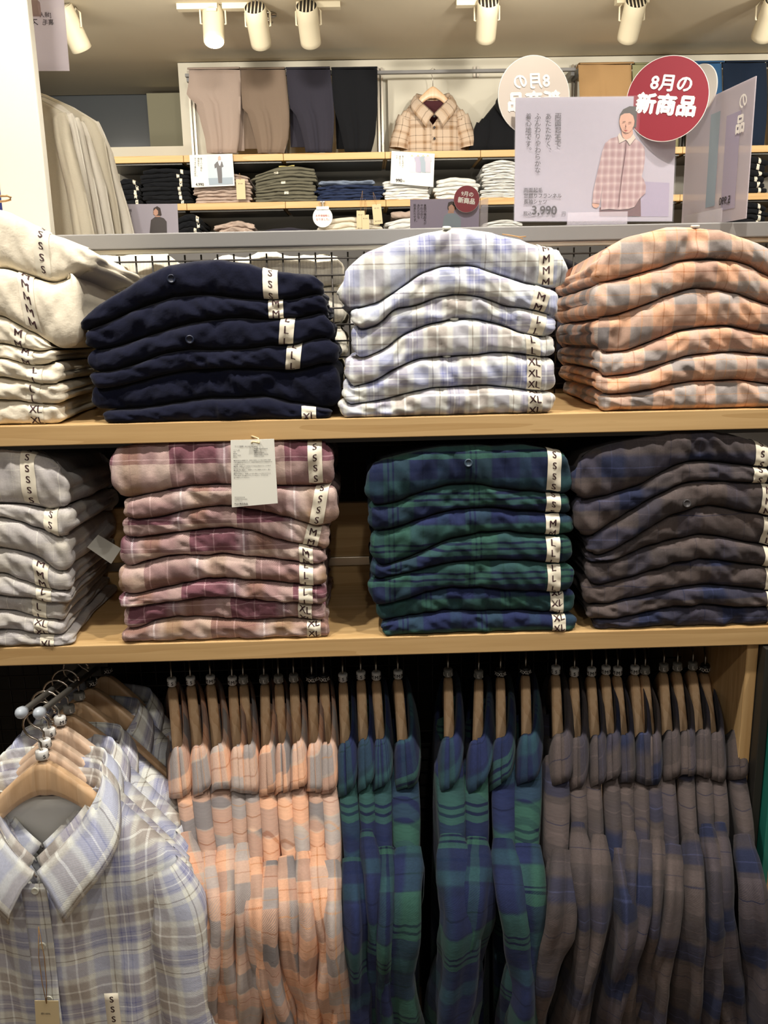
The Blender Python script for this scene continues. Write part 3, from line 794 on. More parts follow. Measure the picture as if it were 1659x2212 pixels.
def side_shirt(loc, rz, mat, seed, sp, lab, group, swing=(0, 0)):
    """shirt on a hanger whose arms run along local y; the end facing the camera is -y"""
    root = empty('hanging_shirt', loc, lab, 'shirt', group, rz)
    rnd = random.Random(seed); uo, vo = rnd.random()*.12, rnd.random()*.12
    tp = .222 + rnd.uniform(-.016, .016); L = .86; T0 = min(max(sp * .52, .013), .022)
    def top(y): return arm_z(y) + .011
    # body
    rows = []; uv = []; NY = 30; NK = 16
    for i in range(NY + 1):
        y = -tp + 2*tp*i/NY; a = abs(y)/tp
        endt = math.sqrt(max(0, 1 - a**9)) * .9 + .1
        row = []; ur = []
        for k in range(-NK, NK + 1):
            q = abs(k)/NK; sgn = 1 if k > 0 else -1
            d = L * q**2.3 
            ww = max(T0, .0125) * (1 - math.exp(-d/.0035)) * endt * (1 + .25*q)
            if k == 0: ww = 0
            wav = .010*q*math.sin(y*38 + seed + 2*q) + .006*q*nz(y*14, q*3, seed)
            x = sgn*ww + wav + swing[0]*q*.4
            yy = y * (1 - .20*min(1, d/.14)*(a**3))
            no = max(0, 1 - (abs(y)/.105)**4)
            z = top(y) - d - no*(.085 if sgn < 0 or k == 0 else .045)
            row.append(Vector((x, yy, z))); ur.append((y*.35 + uo + sgn*.01*q, -abs(y) - d + vo))
        rows.append(row); uv.append(ur)
    m = MB(); m.grid(rows, uv); m.build('shirt_body', mat, root, solid=.0012)
    # sleeves
    for sg in (-1, 1):
        if sg == 1 and seed % 1 == 0 and False: continue
        NS = 44; NA = 26; rows = []; uv = []
        q_ = tp - .232; path = [(y_ + q_*k_, z_ + (top(tp) - top(.232))*k_) for y_, z_, k_ in ((.200, top(.200) - .017, 1), (.218, top(.218) - .016, 1), (.238, top(.238) - .022, 1), (.248, -.268, .8), (.248, -.33, .5), (.242, -.42, 0), (.234, -.56, 0), (.228, -.70, 0), (.226, -.80, 0))]
        sw = swing if sg == -1 else (0, 0)
        def P(t):
            f = t*(len(path)-1); i = min(int(f), len(path)-2); u = f - i
            p0 = path[max(i-1, 0)]; p1 = path[i]; p2 = path[i+1]; p3 = path[min(i+2, len(path)-1)]
            def cr(a, b, c, d): return .5*((2*b) + (-a+c)*u + (2*a-5*b+4*c-d)*u*u + (-a+3*b-3*c+d)*u**3)
            return cr(p0[0], p1[0], p2[0], p3[0]), cr(p0[1], p1[1], p2[1], p3[1])
        ln = 0; prev = None
        ph = rnd.random()*6; ph2 = rnd.random()*6; wide = rnd.uniform(.85, 1.4); bd = rnd.uniform(-.013, .013); bz = rnd.uniform(.12, .36)
        for i in range(NS + 1):
            t = (i/NS)**1.15; yv, zv = P(t); y2, z2 = P(min(t + .01, 1)); y1, z1 = P(max(t - .01, 0))
            ty, tz = y2 - y1, z2 - z1; l_ = math.hypot(ty, tz) or 1; ty /= l_; tz /= l_
            if prev: ln += math.hypot(yv - prev[0], zv - prev[1])
            prev = (yv, zv)
            drop = max(0, -.18 - zv)
            ax = (T0*(.80 + .24*min(1, ln/.03)) + .011*wide*(1 - math.exp(-drop/.09)))
            by = .0145 + .036*(1 - math.exp(-max(0, ln - .02)/.06)) - .002*t
            dx = sw[0]*drop*1.5 + .010*math.sin(drop*10 + ph)*min(1, drop/.1)
            dx += bd*math.exp(-((drop-bz)/.09)**2); dy = sw[1]*drop + bd*.6*math.exp(-((drop-bz-.05)/.08)**2)
            row = []; ur = []
            for k in range(NA + 1):
                a = 2*PI*k/NA
                g = min(1, drop/.06)
                rr = 1 + g*(.13*math.sin(3*a + ph + drop*9) + .09*math.sin(5*a + ph2 - drop*13)) + .26*g*nz(a*1.3, drop*13, seed+ph) + .07*nz(a*3, drop*38, seed)
                cx, cy = ax*rr*math.cos(a), by*rr*math.sin(a)
                nyv, nzv = -tz, ty     # normal in the y-z plane
                row.append(Vector((cx + dx, sg*(yv + dy + cy*nyv), zv + cy*nzv)))
                ur.append((a*.011 + uo*2, -ln + vo*2 + .05*sg))
            rows.append(row); uv.append(ur)
        m = MB(); m.grid(rows, uv); m.build('sleeve', mat, root)
    # collar
    rows = []; uv = []; N = 40
    tl = rnd.uniform(-.15, .15); sc = rnd.uniform(.9, 1.1)
    prof = [(.010, .098, -.085), (.012, .108, -.066), (.0135, .113, -.055), (.0165, .119, -.054), (.0195, .126, -.066), (.022, .137, -.086), (.0245*sc, .146, -.102), (.0255*sc, .151, -.114)]
    for j, (a, b, z) in enumerate(prof):
        row = []; ur = []
        for k in range(N + 1):
            th = 2*PI*k/N; c, s_ = math.cos(th), math.sin(th)
            cc = math.copysign(abs(c)**.8, c); ss = math.copysign(abs(s_)**.55, s_)
            zz = z + (.034 if s_ > 0 else -.045)*(1 - abs(c)**(3 if s_ > 0 else 2.2)) + (.006*nz(th*1.5, j*.3, seed*3))
            if j >= 5: zz -= .010*(j-4)/3*(.5+.5*math.sin(3*th+seed))
            hwx = min(a*1.15, T0*(1.2 + .13*(j-3)) if j > 3 else T0*.95)
            if j > 3: zz += (.006 + .010*math.sin(seed*5))*ss*(j-3)/4
            row.append(Vector((hwx*ss + tl*zz*.12, -b*cc, zz))); ur.append((th*.06 + uo, j*.012 + vo))
        rows.append(row); uv.append(ur)
    m = MB(); m.grid(rows, uv); m.build('collar', mat, root, solid=.0018)
    return root
HG = {'orange': [(371,392,'S'),(412,435,'S'),(455,477,'M'),(502,515,'M'),(526,540,'L'),(571,577,'L'),(602,612,'L'),(635,645,'L'),(674,680,'XL'),(700,709,'XL')],
      'green': [(741,748,'S'),(780,787,'S'),(813,823,'M'),(860,874,'M'),(968,970,'L'),(1034,1028,'L'),(1081,1080,'XL'),(1135,1136,'XL')],
      'brown': [(1200,1205,'S'),(1240,1243,'S'),(1277,1285,'M'),(1308,1318,'M'),(1333,1347,'M'),(1370,1383,'M'),(1392,1405,'L'),(1432,1442,'L'),(1461,1478,'L'),(1494,1512,'L'),(1521,1540,'XL'),(1558,1585,'XL')]}
WORD = {'orange': 'orange plaid', 'green': 'green tartan', 'brown': 'dark brown plaid'}
NTH = ['first', 'second', 'third', 'fourth', 'fifth', 'sixth', 'seventh', 'eighth', 'ninth', 'tenth', 'eleventh', 'last']
allx = [a for k in HG for a, _, _ in HG[k]]
SW = {'orange': [(.10,.02),(.02,-.03),(.0,-.02),(-.03,-.04),(.03,.0),(.0,0),(.04,0),(.02,-.01),(0,-.02),(.01,.01)],
      'green': [(.04,0),(.06,-.02),(.0,-.02),(-.05,.01),(.0,.03),(-.03,-.02),(.07,.02),(-.02,-.01)],
      'brown': [(-.09,.01),(.0,-.03),(-.08,0),(.0,-.02),(-.03,-.02),(-.1,.02),(0,-.03),(-.06,.03),(0,-.01),(.02,-.02),(.03,-.02),(.05,.02)]}
gi = 0
for key in ('orange', 'green', 'brown'):
    for i, (cx, tx, size) in enumerate(HG[key]):
        x = at(cx, 1470, RY).x; xt = at(tx, 1605, RY - .115).x
        rz = math.atan2(xt - x, .115) * .85
        j = allx.index(cx); 
        gaps = [abs(cx - allx[q])/1420 for q in (j-1, j+1) if 0 <= q < len(allx)]
        sp = sum(gaps)/len(gaps)
        zz = ZN + random.uniform(-.004, .003)
        n = NTH[i] if i < len(HG[key]) - 1 else 'last'
        hanger((x, RY, zz), rz, size, 'wooden hanger marked %s inside the %s %s shirt from the left' % (size, n, WORD[key]), 'wooden hangers on the rail under the shelf')
        side_shirt((x, RY, zz), rz, M[key], gi * 1.31 + 2, sp, '%s shirt hanging side-on, %s of its colour from the left' % (WORD[key], n), WORD[key] + ' shirts on the rail', SW[key][i])
        gi += 1
# ------------------------------------------------------------------ front facing shirts
def front_shirt(root, mat, seed, W=.215, L=.85, neckw=.078, vdep=.13, collar=True, lin=None, sleeve=True, buttons=None, sleeve_out=0.0, drop=.203, wr=1.0, slen=1.0, flare=0.0):
    rnd = random.Random(seed); uo, vo = rnd.random()*.1, rnd.random()*.1
    def sh(x): return -drop * (abs(x)/.19)**1.12 + .027
    NS, NR = 26, 44
    for sg in (1, -1):
        rows = []; uv = []
        for i in range(NR + 1):
            r_ = (i/NR)**1.7
            zi = None
            t = min(1, r_*L/ (vdep*1.15))
            xin = neckw*(1 - t**1.3) + (0.0 if sg > 0 else 0) - (.012*t if sg > 0 else -.0)
            zin = sh(neckw) - r_*(L + sh(neckw))
            yin = -.012 - .045*min(1, t)
            xo = W - .022*min(1, r_*8) + flare*r_; zo = sh(W) - r_*(L + sh(W))
            row = []; ur = []
            for j in range(NS + 1):
                s_ = j/NS; x = xin + (xo - xin)*s_
                z = (zin + (zo - zin)*s_)
                if r_ < .12: z = (1 - r_/.12)*(sh(x) - r_*(L)) + (r_/.12)*z
                d = r_*L
                B = (.012 if s_ < .97 else 0) + .010*(1 - math.exp(-d/.006)) + .036*(1 - math.exp(-d/.05))
                y = -B*(1 - s_**3.5) + (yin + B)*(1-s_)**4*.8*min(1, d/.05)
                fo = wr*min(1, d/.25)*(.008*math.sin(x*55 + seed + d*3) + .010*nz(x*16, d*5, seed)) + wr*.003*nz(x*50, d*20, seed)
                y += fo
                row.append(Vector((sg*x + (-.0 if sg > 0 else 0), y - (.0015 if sg > 0 else 0), z))); ur.append((sg*x + uo, z + vo + (.01 if sg > 0 else 0)))
            rows.append(row); uv.append(ur)
        rows.insert(0, [Vector((v.x, .006, v.z + .003)) for v in rows[0]]); uv.insert(0, [(a, b + .014) for a, b in uv[0]])
        m = MB(); m.grid(rows, uv, flip=sg < 0); m.build('front_panel', mat, root, solid=.0014)
    rows = []; uv = []
    for i in range(31):
        r_ = i/30; row = []; ur = []
        for j in range(41):
            u = -1 + 2*j/40; x = u*(W - .022*min(1, r_*8) + flare*r_); ax = abs(x)
            zt = sh(x) if ax > neckw else sh(neckw) - .012*(1-(ax/neckw)**2)
            z = zt - r_*(L + zt); d = r_*L
            y = (.016*(1 - math.exp(-d/.006)) + .014*(1-math.exp(-d/.05)))*(1 - abs(u)**6) + (.012*(1-(ax/neckw)**2) if ax < neckw else 0)
            row.append(Vector((x, y, z))); ur.append((x + uo, z + vo))
        rows.append(row); uv.append(ur)
    m = MB(); m.grid(rows, uv); bp = m.build('back_panel', mat, root, solid=.0014)
    if lin:
        rows = []
        for i in range(9):
            r_ = i/8; row = []
            for j in range(21):
                u = -1 + 2*j/20; x = u*neckw*1.0; row.append(Vector((x, .010*(1-u*u) - .003 + .018*min(1, r_*3), sh(neckw) - .016 - r_*.20)))
            rows.append(row)
        m = MB(); m.grid(rows); m.build('inner_yoke', lin, root, solid=.001)
    if collar:
        z0 = sh(neckw)
        Fk = [(0, .038, z0+.010), (.05, .030, z0+.012), (.080, .008, z0+.014), (.078, -.022, z0-.010), (.056, -.048, z0-.038), (.028, -.064, z0-.066), (.002, -.070, z0-.090)]
        Gk = [(0, .056, z0-.024), (.062, .048, z0-.022), (.100, .010, z0-.022), (.112, -.044, z0-.056), (.094, -.072, z0-.090), (.066, -.082, z0-.122), (.038, -.088, z0-.156)]
        Nk = [(0, .030, z0-.012), (.045, .022, z0-.010), (.074, .002, z0-.006), (.070, -.022, z0-.026), (.050, -.042, z0-.054), (.024, -.058, z0-.078), (.002, -.064, z0-.100)]
        def cr(K, t):
            f = t*(len(K)-1); i = min(int(f), len(K)-2); u = f-i
            p = [Vector(K[max(0, min(len(K)-1, i+q))]) for q in (-1, 0, 1, 2)]
            return .5*((2*p[1]) + (-p[0]+p[2])*u + (2*p[0]-5*p[1]+4*p[2]-p[3])*u*u + (-p[0]+3*p[1]-3*p[2]+p[3])*u**3)
        rows = []; uv = []
        for i in range(-28, 29):
            t = abs(i)/28; sg = 1 if i >= 0 else -1
            f, g, n = cr(Fk, t), cr(Gk, t), cr(Nk, t)
            seq = [n, n.lerp(f, .5), f.lerp(n, .12), f + Vector((0, 0, .003)), f.lerp(g, .08), f.lerp(g, .3), f.lerp(g, .55), f.lerp(g, .8), g]
            row = []; ur = []
            for k, p in enumerate(seq):
                q = p.copy(); 
                if 4 < k < 8: q += Vector((.004, -.004, .003))
                q.x *= sg; row.append(q); ur.append((i*.0062 + uo, k*.009 + vo))
            rows.append(row); uv.append(ur)
        m = MB(); m.grid(rows, uv); m.build('collar', mat, root, solid=.0022)
    if sleeve:
        for sg in (1, -1):
            path = [(W-.036, sh(W-.036)-.020), (W-.020, sh(W)-.030), (W-.016, sh(W)-.065*slen), (W-.016, sh(W)-.13*slen), (W-.008, sh(W)-.26*slen), (W+.004, sh(W)-.42*slen), (W+.010, sh(W)-.56*slen)]
            rows = []; uv = []; ln = 0; prev = None
            for i in range(37):
                t = i/36*(len(path)-1); k = min(int(t), len(path)-2); u = t-k
                p = [path[max(0, min(len(path)-1, k+q))] for q in (-1, 0, 1, 2)]
                def c1(a, b, c, d): return .5*((2*b)+(-a+c)*u+(2*a-5*b+4*c-d)*u*u+(-a+3*b-3*c+d)*u**3)
                def c2(a, b, c, d): return .5*((-a+c)+2*(2*a-5*b+4*c-d)*u+3*(-a+3*b-3*c+d)*u*u)
                x, z = c1(*[q[0] for q in p]), c1(*[q[1] for q in p]); tx, tz = c2(*[q[0] for q in p]), c2(*[q[1] for q in p])
                l_ = math.hypot(tx, tz); tx /= l_; tz /= l_
                if prev: ln += math.hypot(x-prev[0], z-prev[1])
                prev = (x, z); a_ = .022 + .026*(1-math.exp(-ln/.06)); b_ = .018 + .022*(1-math.exp(-ln/.05))
                row = []; ur = []
                for k in range(27):
                    a = 2*PI*k/26; g = min(1, ln/.08)
                    rr = 1 + g*(.07*math.sin(3*a+seed+ln*9) + .10*nz(a*1.5, ln*14, seed+sg))
                    row.append(Vector((sg*(x - tz*a_*rr*math.cos(a)*-1*-1), b_*rr*math.sin(a) - .016, z + tx*a_*rr*math.cos(a)))); ur.append((a*.035+uo, -ln+vo))
                rows.append(row); uv.append(ur)
            m = MB(); m.grid(rows, uv, flip=sg > 0); m.build('sleeve', mat, root)
    return root
cl = [(92,1640,'S'),(98,1616,'S'),(108,1592,'S'),(131,1566,'M'),(150,1541,'L'),(172,1512,'L'),(197,1483,'XL'),(230,1456,'XL')]
FN = ['front', 'second', 'third', 'fourth', 'fifth', 'sixth', 'seventh', 'rearmost']
FS = []
for i, (cx, cy, size) in enumerate(cl):
    p = atz(cx, cy, ZN)
    rz = PI/2 + (0.0 if i == 0 else [-.0, -.06, -.03, -.10, -.05, -.12, -.12, -.25][i])
    p.y = max(p.y, 1.12 + i*.034)
    hanger(p, rz, size, 'wooden hanger marked %s, %s of the hangers on the face-out arm' % (size, FN[i]), 'hangers on the face-out arm', 'hanger_p' if i in (1, 2, 3) else 'hanger')
    if i != 5:
        rt = empty('hanging_shirt', p, 'lavender-blue plaid shirt facing front, %s on the face-out arm' % FN[i], 'shirt', 'lavender-blue plaid shirts on the face-out arm', rz - PI/2)
        front_shirt(rt, M['blue'], 3 + i*2.3, W=.20 + .006*(i > 3), lin=M['white'] if i == 0 else None)
        FS.append(rt)
f0 = FS[0]
# placket, buttons, size tape, tags of the front shirt
rows = []; uv = []
for i in range(44):
    z = -.155 - i*.0155; row = []; ur = []
    for x in (-.021, -.017, 0, .012, .015):
        d = -z - .04; y = -.0665 + .003*math.sin(i*.3) - (.0 if abs(x) > .016 else .002)
        row.append(Vector((x - .004, y, z))); ur.append((x, z))
    rows.append(row); uv.append(ur)
m = MB(); m.grid(rows, uv); m.build('placket', M['blue'], f0, solid=.0016)
for zb in (-.165, -.255, -.345):
    m = MB(); rows = [[Vector((-.004 + .0055*q*math.cos(k*PI/10), -.0705 - h, zb + .0055*q*math.sin(k*PI/10))) for k in range(21)] for q, h in ((0, 0), (.6, .0002), (.85, .0014), (1, .0005), (1, -.001))]
    m.grid(rows); m.build('button', M['btn_w'], f0)
t = MB(); rows = [[Vector((.088 + x, -.075, -.335 - i*.012)) for x in (-.010, .010)] for i in range(10)]
t.grid(rows); tp_ = t.build('size_tape', M['tape'], f0, solid=.0006)
t = MB()
for i in range(6): text_to(t, 'S', (.088, -.0758, -.345 - i*.017), (1, 0, 0), (0, 0, 1), .0098, .02)
t.build('size_letters', M['ink'], tp_, smooth=False)
def hang_tag(pts, w_, h_, lab, mat, lines, tilt=0, top=None, th=.0007, grp=None, string=True):
    """a card hanging at point pts with a string"""
    r = empty('price_tag', pts, lab, 'tag', grp)
    m = MB(); m.box(-w_/2, -th/2, -h_, w_/2, th/2, 0); c = m.build('card', mat, r, smooth=False); c.rotation_euler = (0, tilt, 0)
    t = MB()
    for (tx, x, z, h, bold) in lines: text_to(t, tx, (x, -th/2 - .0003, z), (1, 0, 0), (0, 0, 1), h, bold)
    if lines: t.build('print', M['inkg'], c, smooth=False)
    if string and top:
        s = MB(); a = Vector(top) - Vector(pts)
        for q in (-1, 1):
            s.tube([a, a*.6 + Vector((q*.004, -.001, 0)), a*.25 + Vector((q*.003, -.001, 0)), (0, -.0012, -.004)], .0006, 5)
        s.build('string', M['string'], r)
    return r
wp = f0.matrix_basis @ Vector((-.004, -.079, -.34))
hang_tag(wp, .034, .12, 'kraft hang tag on a jute string hanging from the front lavender-blue plaid shirt', M['kraft'],
         [('綿100%', -.002, -.022, .004, .0), ('3,990', -.0, -.045, .006, .02), ('無印良品', 0, -.10, .005, .02)], .06, f0.matrix_basis @ Vector((-.004, -.074, -.22)))
# face-out arm: bracket, two rods with clear tips
tip1 = at(45, 1540, 1.085); tip2 = at(84, 1541, 1.085)
r = empty('faceout_arm', (tip1.x, YB - .04, tip1.z), 'grey steel face-out arm with two rods and clear plastic tips', 'rail')
bz = at(190, 1446, 1.47)
m = MB(); m.box(bz.x - .035, 1.455, bz.z - .008, bz.x + .04, YB - .006, z_mid - TH - .009); keep(m.build('bracket', M['steel_d'], None, smooth=False, bevel=.001), r)
for tpz, ox in ((tip1, -.014), (tip2, .016)):
    m = MB(); m.tube([tpz, (bz.x + ox, 1.47, bz.z + .002)], .0045, 10); keep(m.build('rod', M['steel_d'], None), r)
    m = MB(); a = Vector(tpz); d = (a - Vector((bz.x + ox, 1.47, bz.z + .002))).normalized()
    m.tube([a - d*.012, a - d*.01, a, a + d*.006, a + d*.009], [.0052, .0078, .0082, .0062, .002], 12); keep(m.build('tip_cap', M['plasticclear'], None), r)
for ox in (-.02, .016):
    m = MB(); m.tube([(bz.x + ox, 1.462, bz.z - .030), (bz.x + ox, 1.462, bz.z - .009)], .005, 12); keep(m.build('thumb_screw', M['chrome'], None), r)
# ------------------------------------------------------------------ other half of this gondola: cream knits behind the grid
shelf_board('oak_shelf', 'oak shelf behind the wire grid carrying the cream knits', z_up, XL - .3, XR + .35, YB + .012, YB + .34)
def pile(name, what, where, px0, px1, pyt, pyb, n, mat, Y, zb=None, depth=.27, grp=None, cat='garment', res=22, arch=.3, tapes=False, jit=.012, wr=1.6, fan=0.0, lab2=''):
    a = at(px0, pyb, Y); b = at(px1, pyb, Y); zt = at((px0+px1)/2, pyt, Y).z; zb = zb if zb is not None else a.z
    H = (zt - zb)/n; out = []; rnd = random.Random(int(px0*7 + pyt)); xs = [a.x + (b.x-a.x)*k/8 for k in range(9)]
    xs[0] -= .03; xs[-1] += .03
    B = []
    for i in range(n + 1):
        lv = n - i
        if lv == 0: B.append([(x, zb + .0006) for x in xs]); continue
        B.append([(x, zb + lv*H*(1 - arch*((2*k/8-1)**2)*.6) + rnd.uniform(-.18, .18)*H + fan*(k/8-.5)*lv/n) for k, x in enumerate(xs)])
    for i in range(n):
        xl = a.x + rnd.uniform(-jit, jit); xr = b.x + rnd.uniform(-jit, jit)
        low = [(x, z + .0008) for x, z in B[i+1]] if i < n-1 else B[i+1]
        f = Folded(B[i], low, xl, xr, Y + rnd.uniform(-.006, .006), depth, zb, rnd.random()*50, back=.1, nx=res, ny=4, K=8, rf=.03, wr=wr)
        p = ORD[i] if i < len(ORD) and i < n-1 else ('bottom one' if i == n-1 else 'number %d from the top' % (i+1))
        p = p.replace('from the top', 'from top')
        if i >= 9 and i < n-1: p = ['tenth', 'eleventh', 'twelfth', 'thirteenth'][i-9] + ' from top'
        rt = empty(name, ((xl+xr)/2, Y, low[4][1]), '%s, %s of the %s' % (what, p, where), cat, grp or where)
        keep(f.mesh(rnd.random()*.1, rnd.random()*.1).build('cloth', mat), rt)
        if tapes:
            x = xl + (xr-xl)*.8 + rnd.uniform(-.006, .006); rows = []; A = f.arc(x)
            for q in range(9): rows.append([f.surf(x + c*.013, A*(.2 + .75*q/8), .0015) for c in (-.5, .5)])
            m = MB(); m.grid(rows); keep(m.build('size_tape', M['tape']), rt)
        out.append((f, rt))
    return out
YK = YB + .05
pile('folded_sweater', 'cream rib knit sweater', 'pile behind the grid at left', 90, 392, 543, 640, 4, M['knit'], YK, z_up, arch=.05, cat='sweater')
pile('folded_sweater', 'cream rib knit sweater', 'pile behind the navy shirts', 405, 742, 546, 640, 4, M['knit'], YK, z_up, arch=.05, cat='sweater')
pile('folded_sweater', 'striped knit top', 'pile seen left of the lavender pile', 752, 1050, 551, 640, 7, M['stripe'], YK, z_up, cat='sweater')
pile('folded_sweater', 'charcoal knit top', 'pile seen left of the orange pile', 1075, 1300, 545, 640, 5, M['char'], YK, z_up, cat='sweater')
# next display unit further back whose top carries two signs
zs2 = at(830, 503, 2.6).z
r = empty('display_unit', (0, 2.6, 0), 'low grey display unit standing behind the grey top rail', 'display unit')
m = MB(); m.box(-2.2, 2.55, .0, 2.2, 2.95, zs2); keep(m.build('unit_body', M['rail'], None, smooth=False, bevel=.003), r)
# ------------------------------------------------------------------ far wall display
YA = YR; zA = at(600, 332, YA).z; zB = at(600, 436, YA).z; zC = zB - (zA - zB) * 1.02
xa = at(215, 340, YA).x; xe = 3.2
plain('back_panel', 'grey back panel behind the folded clothes of the far wall', 'panel', M['wallg'], xa, YW - .02, .0, xe, YW - .002, zA - .02)
for z, nm in ((zA, 'upper'), (zB, 'middle'), (zC, 'lower')):
    cuts = [xa] + [at(p, 340, YA).x for p in (396, 612, 832, 1038, 1262, 1474)] + [xe]
    for k in range(len(cuts) - 1):
        shelf_board('wall_shelf', '%s far-wall oak shelf board, %s section from the left' % (nm, NTH[k]), z, cuts[k] + .001, cuts[k+1] - .001, YA, YW - .022, M['oak_d'], 'shelf', .030, 'oak shelf boards on the far wall')
for k, p in enumerate((417, 612, 822, 1027, 1237, 1474)):
    x = at(p, 240, YW).x
    r = empty('shelf_post', (x, YW - .03, zA), 'slim steel post on the far wall, %s from the left' % NTH[k], 'post', 'steel posts on the far wall')
    m = MB(); 
    for q in (-.009, .009): m.box(x + q - .005, YW - .022, zA + .001, x + q + .005, YW - .001, at(700, 150, YW).z)
    keep(m.build('post_pair', M['chrome'], None, smooth=False), r)
YBAR = YW - .17
zbar = at(800, 154, YBAR).z
for k, (p0, p1, yy) in enumerate(((400, 1243, 156), (1250, 1760, 140))):
    a, b = at(p0, yy, YBAR).x, at(p1, yy, YBAR).x; zb_ = zbar if k == 0 else at(1450, 141, YBAR).z
    r = empty('hanging_bar', ((a+b)/2, YBAR, zb_), 'flat grey bar across the far wall %s' % ('above the four pairs of trousers at left' if k == 0 else 'at right behind the red disc'), 'rail')
    m = MB(); m.box(a, YBAR - .012, zb_ - .014, b, YBAR + .012, zb_); keep(m.build('bar', M['rail'], None, smooth=False, bevel=.001), r)
    for x in (a + .01, b - .01):
        m = MB(); m.box(x - .008, YBAR + .012, zb_ - .03, x + .008, YW, zb_)
        keep(m.build('bracket', M['rail'], None, smooth=False), r)
def loft(rows, Y, th, mat, name, parent, crease=(), seed=0, nx=18, overz=None, uvs=1.0):
    """closed soft slab; rows = (photo y, x left, x right) read at depth Y"""
    pts = []
    for i in range(len(rows) - 1):
        for k in range(4):
            t = k/4; pts.append(tuple(rows[i][q] + (rows[i+1][q]-rows[i][q])*t for q in range(3)))
    pts.append(rows[-1]); R = []; UV = []
    n = len(pts)
    for i, (py, xl, xr) in enumerate(pts):
        a, b = at(xl, py, Y), at(xr, py, Y); z = (a.z + b.z)/2 if i else (a.z+b.z)/2
        e = min(1, (i+.3)/1.6, (n-1-i+.4)/1.0)
        loop = []; ul = []
        for s_ in (-1, 1):
            for k in range(nx + 1):
                u = k/nx if s_ < 0 else 1 - k/nx
                x = a.x + (b.x - a.x)*u; d = th/2*e*(max(0, 1-(2*u-1)**4))**.6
                zz = a.z + (b.z - a.z)*u
                c = 0
                for (cu, amp) in crease: c += amp*math.exp(-((u-cu)/.05)**2)*min(1, i/n*1.5)
                w_ = .009*nz(x*11, zz*7, seed) + c
                loop.append(Vector((x, Y + s_*d + (w_ if s_ < 0 else 0), zz))); ul.append((x*uvs, zz*uvs))
        loop.append(loop[0].copy()); ul.append(ul[0]); R.append(loop); UV.append(ul)
    m = MB(); m.grid(R, UV); m.add(R[0][:-1], [tuple(range(len(R[0])-1))]); m.add(R[-1][:-1][::-1], [tuple(range(len(R[0])-1))])
    o = m.build(name, mat); keep(o, parent); return o
def trousers(rows, back, mat, lab, crease=((.45, .022), (.2, -.010), (.8, -.008)), seed=1):
    py, a, b = rows[0]; p = at((a+b)/2, py, YBAR)
    r = empty('trousers', p, lab, 'trousers', 'trousers draped over the far-wall bar')
    loft(rows, YBAR - .034, .030, mat, 'front_leg', r, crease, seed)
    if back: loft(back, YBAR + .034, .022, mat, 'back_leg', r, (), seed + 3)
    m = MB(); xa_, xb_ = at(a, py, YBAR).x, at(b, py, YBAR).x; z0_ = p.z; R = []; UV = []
    for i in range(9):
        an = PI*i/8; R.append([Vector((x, YBAR - .044*math.cos(an), z0_ - .006 + .012*math.sin(an))) for x in (xa_, (xa_+xb_)/2, xb_)]); UV.append([(x, i*.01) for x in (xa_, (xa_+xb_)/2, xb_)])
    m.grid(R, UV); keep(m.build('fold_over', mat, solid=.004), r)
trousers([(151,408,519),(175,408,520),(203,403,520),(212,409,520),(225,424,520),(262,433,519),(300,443,517),(331,447,512)], [(152,415,522),(240,425,527),(326,470,528)], M['khaki'], 'pinkish khaki trousers draped over the bar, first from the left', seed=2)
trousers([(151,520,616),(200,521,621),(234,524,624),(246,535,625),(270,543,625),(300,551,623),(331,557,614)], [(152,525,618),(240,526,600),(322,528,560)], M['mocha'], 'mocha brown trousers draped over the bar, second from the left', seed=5)
trousers([(150,618,713),(200,622,719),(234,627,721),(250,640,722),(280,650,721),(310,657,719),(329,660,717)], [(152,622,716),(240,626,700),(318,628,660)], M['char'], 'dark slate trousers draped over the bar, third from the left', seed=8)
trousers([(150,716,815),(200,718,816),(236,722,815),(262,730,813),(290,737,811),(310,741,807),(328,745,802)], [(152,722,817),(240,724,800),(322,727,750)], M['black'], 'near-black trousers draped over the bar, fourth from the left', seed=11)
trousers([(140,1249,1364),(200,1252,1364),(260,1254,1362),(326,1262,1358)], None, M['tanpant'], 'camel trousers draped over the bar behind the large price sign', seed=14)
trousers([(140,1366,1470),(200,1368,1470),(260,1372,1468),(326,1376,1464)], None, M['olivepant'], 'light olive trousers draped over the bar behind the red disc', seed=17)
trousers([(137,1474,1558),(200,1475,1560),(260,1480,1560),(322,1486,1556)], None, M['bluepant'], 'blue trousers draped over the bar between the discs and the right sign', seed=20)
trousers([(136,1561,1655),(200,1562,1658),(260,1566,1656),(318,1572,1650)], None, M['navypant'], 'dark blue trousers draped over the bar behind the right sign', seed=23)
trousers([(135,1658,1750),(200,1660,1752),(316,1668,1745)], None, M['navypant'], 'dark blue trousers draped over the bar, cut by the right edge of the photo', seed=26)
